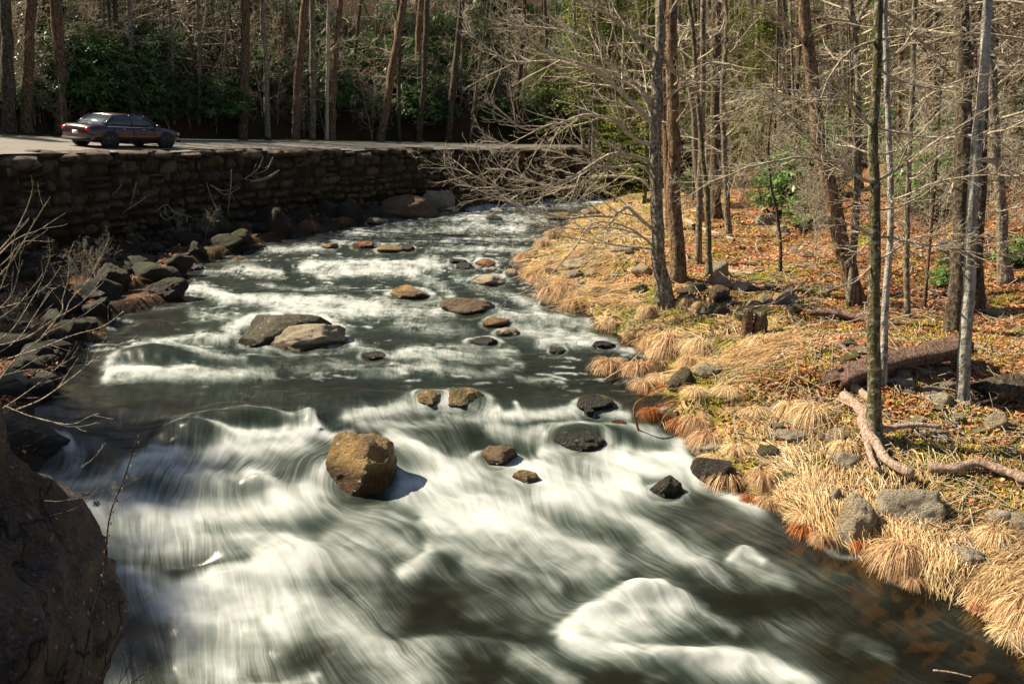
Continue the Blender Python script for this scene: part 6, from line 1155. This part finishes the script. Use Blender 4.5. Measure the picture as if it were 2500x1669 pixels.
rt = plant('catkin_stem', 'single dark upright shoot with pale catkin buds in front of the white water', 'twig', [([(190,1690),(228,1503),(256,1405),(264,1307),(277,1239),(307,1171),(328,1107),(341,1070)], 7)], BARK['dark'], 4.0, (190, 1690), 0)
mb = MB(); Vb, Fb = ICO[2]; SPT = resamp([atd(px, py, 4.0) for px, py in [(250,1420),(264,1307),(277,1239),(307,1171),(328,1107),(341,1068)]], 26)
for i, p in enumerate(SPT): mb.add(Vb*np.array([.0045, .0045, .011])+p+np.array([.006*(-1)**i, 0, .004])-np.array(rt.location), Fb, rng.random())
o = link('catkins', mb.me('catkins', [M_SEDGE], True), rt)
rt = plant('dead_flower', 'dead seed heads on wiry stems before the foaming water', 'weed', [([(110,1222),(150,1222),(215,1213),(290,1224),(330,1210)], 3), ([(215,1213),(250,1200),(300,1190),(350,1160),(412,1124)], 3), ([(225,1208),(255,1170),(292,1128)], 2.5), ([(120,1260),(180,1240),(235,1205)], 2.5)], BARK['dark'], 4.2, (110, 1222), 0)
for (cx, cy, rr) in ((209, 1208, 12), (236, 1229, 9)):
    c = atd(cx, cy, 4.2)-np.array(rt.location); n_ = 60; d_ = nrm(rng.normal(size=(n_, 3))); R_ = rr/F*4.2; P = np.stack([c+d_*0, c+d_*R_*.5, c+d_*R_], 1); V, Q = tubes(P, np.full((n_, 3), .0007)); mb = MB(); mb.add(V, Q)
    for q in d_: mb.add(ICO[2][0]*.0026+c+q*R_*rng.uniform(.7, 1.05), ICO[2][1])
    link('seed_head', mb.me('seed_head', [BARK['brown']], True), rt)
plant('green_sprig', 'small green sprig at the bottom by the brown lichen rock', 'twig', [([(270,1700),(310,1630),(330,1570)], 3), ([(300,1690),(340,1650),(395,1625)], 3), ([(340,1700),(370,1670),(400,1660)], 3)], M_GREEN, 3.9, (270, 1700), 5)
# vines on the wall
def wd(px): return float(np.interp(px, [-200, 0, 300, 600, 1000, 1300, 1500], [19, 21, 26, 31, 38.5, 43.5, 48]))-.55
def vine(label, polys, px, py, w_=3.):
    d = wd(px); plant('dead_vine', label, 'vine', [(p, w_) for p in polys], BARK['twig'], d, (px, py), 3, minr=.006)
Z1 = lambda l: [(x*.3831, y*.3831) for x, y in l]
vine('upright pale stalk with looping tendrils before the wall', [Z1([(1475,1080),(1470,1200),(1455,1350)]), Z1([(1360,1190),(1440,1240),(1530,1190)]), Z1([(1340,1180),(1420,1215),(1500,1190)]), Z1([(1300,1120),(1350,1260),(1400,1370)])], 560, 520)
vine('tangled loop of dead vine low on the wall', [Z1([(1010,1335),(1060,1305),(1110,1350),(1160,1380)]), Z1([(1010,1335),(1040,1390),(1090,1395),(1130,1350)]), Z1([(1050,1310),(1060,1370),(1100,1390)]), Z1([(1100,1350),(1190,1370),(1240,1400)])], 420, 530)
vine('forked bare twig hanging on the wall below the car', [Z1([(870,1160),(850,1250),(820,1330)]), Z1([(930,1255),(870,1300),(790,1350)]), Z1([(780,1170),(740,1220),(660,1280)])], 330, 510)
vine('fan of drooping dead stems high on the wall', [Z1([(1780,1085),(1700,1130),(1600,1150),(1520,1130)]), Z1([(1740,1000),(1700,1080),(1620,1110)]), Z1([(1560,1140),(1640,1080),(1680,1000)]), Z1([(1600,1160),(1700,1140),(1760,1100)])], 640, 440)
vine('bent twig sticking out above the peaked boulder', [Z1([(1190,1450),(1150,1470),(1100,1500)]), Z1([(1195,1380),(1190,1430),(1180,1450)])], 440, 570)
vine('hanging dead vine on the wall under the sweeping limbs', [Z2([(990,990),(1030,1060),(1060,1120)]), Z2([(450,1050),(500,1030),(480,1080)]), Z2([(1080,1100),(1120,1050),(1160,1010)])], 1190, 440)
# ---------------------------------------------------------------- car
def simple(name, col, rough=.4, metal=0., spec=.5, coat=0., emit=None):
    b = NB(name); v = b.coord('Object'); n_ = b.noise(v, 9, 3); c = b.mix(b.math('MULTIPLY', n_, .25), col, tuple(x*.6 for x in col)); b.done(c, rough, None, spec); b.p.inputs['Metallic'].default_value = metal; b.p.inputs['Coat Weight'].default_value = coat; return b.m
C_PAINT = simple('maroon_paint', (.030, .007, .009), .3, .2, .5, .8); C_GLASS = simple('tinted_glass', (.03, .05, .06), .05, 0, .8); C_BLK = simple('black_rubber', (.02, .02, .02), .8); C_RIM = simple('alloy', (.45, .45, .46), .3, .9); C_CHR = simple('bright_trim', (.75, .75, .75), .15, 1.); C_RED = simple('red_lens', (.35, .01, .01), .2); C_LAMP = simple('clear_lens', (.7, .7, .68), .1, 0, .8); C_PL = simple('plate', (.6, .6, .62), .5)
car = bpy.data.objects.new('car', None); COL.objects.link(car)
sc_ = 4.0
for s_try in np.arange(10, 45, .25):
    x_, y_, tx_, ty_ = wall_at(s_try, 2.3)
    if 1250+F*x_/(y_*CP+.1) > 292: break
z_ = float(road_z(s_try, 2.3)); car.location = (x_, y_, z_); bank = math.atan(float(road_z(s_try, 3.2)-road_z(s_try, 1.4))/1.8); car.rotation_euler = (bank, 0, math.atan2(ty_, tx_))
car.scale = (.86, .88, .80); tag(car, 'dark maroon saloon car with blue-tinted windows driving on the road above the wall', 'car')
def loft(name, st, mat, ringf, parent=car, cap=True, smooth=True):
    rings = np.array([ringf(*s_) for s_ in st]); m, n_, _ = rings.shape; V = rings.reshape(-1, 3); i = np.arange(m-1)[:, None]*n_; j = np.arange(n_)[None]; j2 = (j+1) % n_
    Q = np.stack([i+j, i+j2, i+n_+j2, i+n_+j], -1).reshape(-1, 4); V = np.vstack([V, rings[0].mean(0)[None], rings[-1].mean(0)[None]]); k = np.arange(n_); k2 = (k+1) % n_
    T3 = np.concatenate([np.stack([np.full(n_, m*n_), k2, k], 1), np.stack([np.full(n_, m*n_+1), (m-1)*n_+k, (m-1)*n_+k2], 1)]); return link(name, mesh(name, V, [T3, Q], mat, smooth), parent)
def body_ring(x, hw, z0, z1): # rounded box section
    return [(x, -hw*.86, z0), (x, -hw, z0+.10), (x, -hw*1.0, (z0+z1)/2), (x, -hw*.97, z1-.08), (x, -hw*.86, z1), (x, 0, z1+.03), (x, hw*.86, z1), (x, hw*.97, z1-.08), (x, hw, (z0+z1)/2), (x, hw, z0+.10), (x, hw*.86, z0), (x, 0, z0)]
loft('body', [(-2.25,.62,.42,.80),(-2.2,.78,.30,.88),(-2.0,.86,.24,.95),(-1.5,.90,.20,.97),(-.9,.90,.20,.96),(0,.90,.20,.94),(.9,.90,.20,.92),(1.4,.89,.20,.86),(1.9,.85,.22,.78),(2.15,.76,.28,.70),(2.25,.60,.36,.60)], C_PAINT, body_ring)
def gh_ring(x, hb, ht, z0, z1): return [(x, -hb, z0), (x, -(hb+ht)/2-.01, (z0+z1)/2), (x, -ht, z1-.04), (x, -ht*.85, z1), (x, 0, z1+.02), (x, ht*.85, z1), (x, ht, z1-.04), (x, (hb+ht)/2+.01, (z0+z1)/2), (x, hb, z0)]
loft('windows', [(-1.62,.74,.70,.90,.98),(-1.05,.80,.62,.90,1.36),(-.3,.82,.62,.90,1.41),(.45,.82,.62,.90,1.38),(1.15,.76,.70,.88,.95)], C_GLASS, gh_ring)
loft('roof', [(-1.0,.60,.56,1.34,1.375),(-.3,.63,.58,1.38,1.435),(.42,.61,.56,1.35,1.40)], C_PAINT, gh_ring)
for sy in (-1, 1):
    mb = MB(); mb.tube([(1.12, .76*sy, .92), (.45, .64*sy, 1.38)], .03, 6); mb.tube([(-.25, .835*sy, .92), (-.28, .635*sy, 1.38)], .03, 6); mb.tube([(-1.6, .745*sy, .92), (-1.03, .635*sy, 1.35)], .045, 6); link('pillar', mb.me('pillar', [C_PAINT], True), car)
    mb = MB(); mb.tube([(-1.5, .90*sy, .90), (1.2, .90*sy, .87)], .014, 5); link('trim', mb.me('trim', [C_CHR], True), car)
    mb = MB(); mb.add(ICO[2][0]*np.array([.07, .10, .07])+np.array([.85, .98*sy, .97]), ICO[2][1]); link('mirror', mb.me('mirror', [C_PAINT], True), car)
    for hx in (-.75, .2): mb = MB(); mb.box((hx, .915*sy, .80), (.16, .02, .03)); link('door_handle', mb.me('door_handle', [C_CHR]), car)
    for hx in (-.28, .75, -1.2): mb = MB(); mb.box((hx, .903*sy, .56), (.012, .008, .56)); link('door_seam', mb.me('door_seam', [C_BLK]), car)
    mb = MB(); mb.box((2.14, .60*sy, .62), (.14, .26, .12)); link('headlight', mb.me('headlight', [C_LAMP]), car)
    mb = MB(); mb.box((-2.19, .62*sy, .76), (.12, .28, .15)); link('tail_light', mb.me('tail_light', [C_RED]), car)
    for wx_ in (-1.38, 1.38):
        a = np.linspace(0, 2*math.pi, 25)[:-1]; prof = [(.20, -.09), (.31, -.10), (.335, -.06), (.335, .06), (.31, .10), (.20, .09)]; V = np.array([[wx_+rr*math.cos(t), .80*sy+w_, .335+rr*math.sin(t)] for t in a for rr, w_ in prof]); np_ = len(prof); i = np.arange(24)[:, None]*np_; j = np.arange(np_-1)[None]; i2 = (np.arange(24)[:, None]+1) % 24*np_
        wh = link('wheel', mesh('wheel', V, np.stack([i+j, i+j+1, i2+j+1, i2+j], -1).reshape(-1, 4), C_BLK, True), car)
        mb = MB(); mb.tube([(wx_, .80*sy-.05, .335), (wx_, .80*sy+.05, .335)], .07, 10)
        for t in np.arange(5)*1.2566: mb.tube([(wx_, (.80+.07)*sy, .335), (wx_+.21*math.cos(t), (.80+.085)*sy, .335+.21*math.sin(t))], .028, 4)
        mb.tube([(wx_+.205*math.cos(t), (.80+.07)*sy, .335+.205*math.sin(t)) for t in np.linspace(0, 6.283, 20)], .02, 5, cap=False); link('rim', mb.me('rim', [C_RIM], True), wh)
        mb = MB(); mb.tube([(wx_, .70*sy, .35), (wx_, .905*sy, .35)], .385, 24); link('wheel_arch', mb.me('wheel_arch', [C_BLK], True), car)
mb = MB(); mb.box((-2.24, 0, .62), (.03, .32, .15)); link('number_plate', mb.me('number_plate', [C_PL]), car)
mb = MB(); mb.box((-2.2, 0, .34), (.14, 1.5, .14)); mb.box((2.2, 0, .32), (.14, 1.4, .14)); link('bumper', mb.me('bumper', [C_BLK]), car)
mb = MB(); mb.box((2.235, 0, .50), (.05, .8, .10)); link('grille', mb.me('grille', [C_BLK]), car)
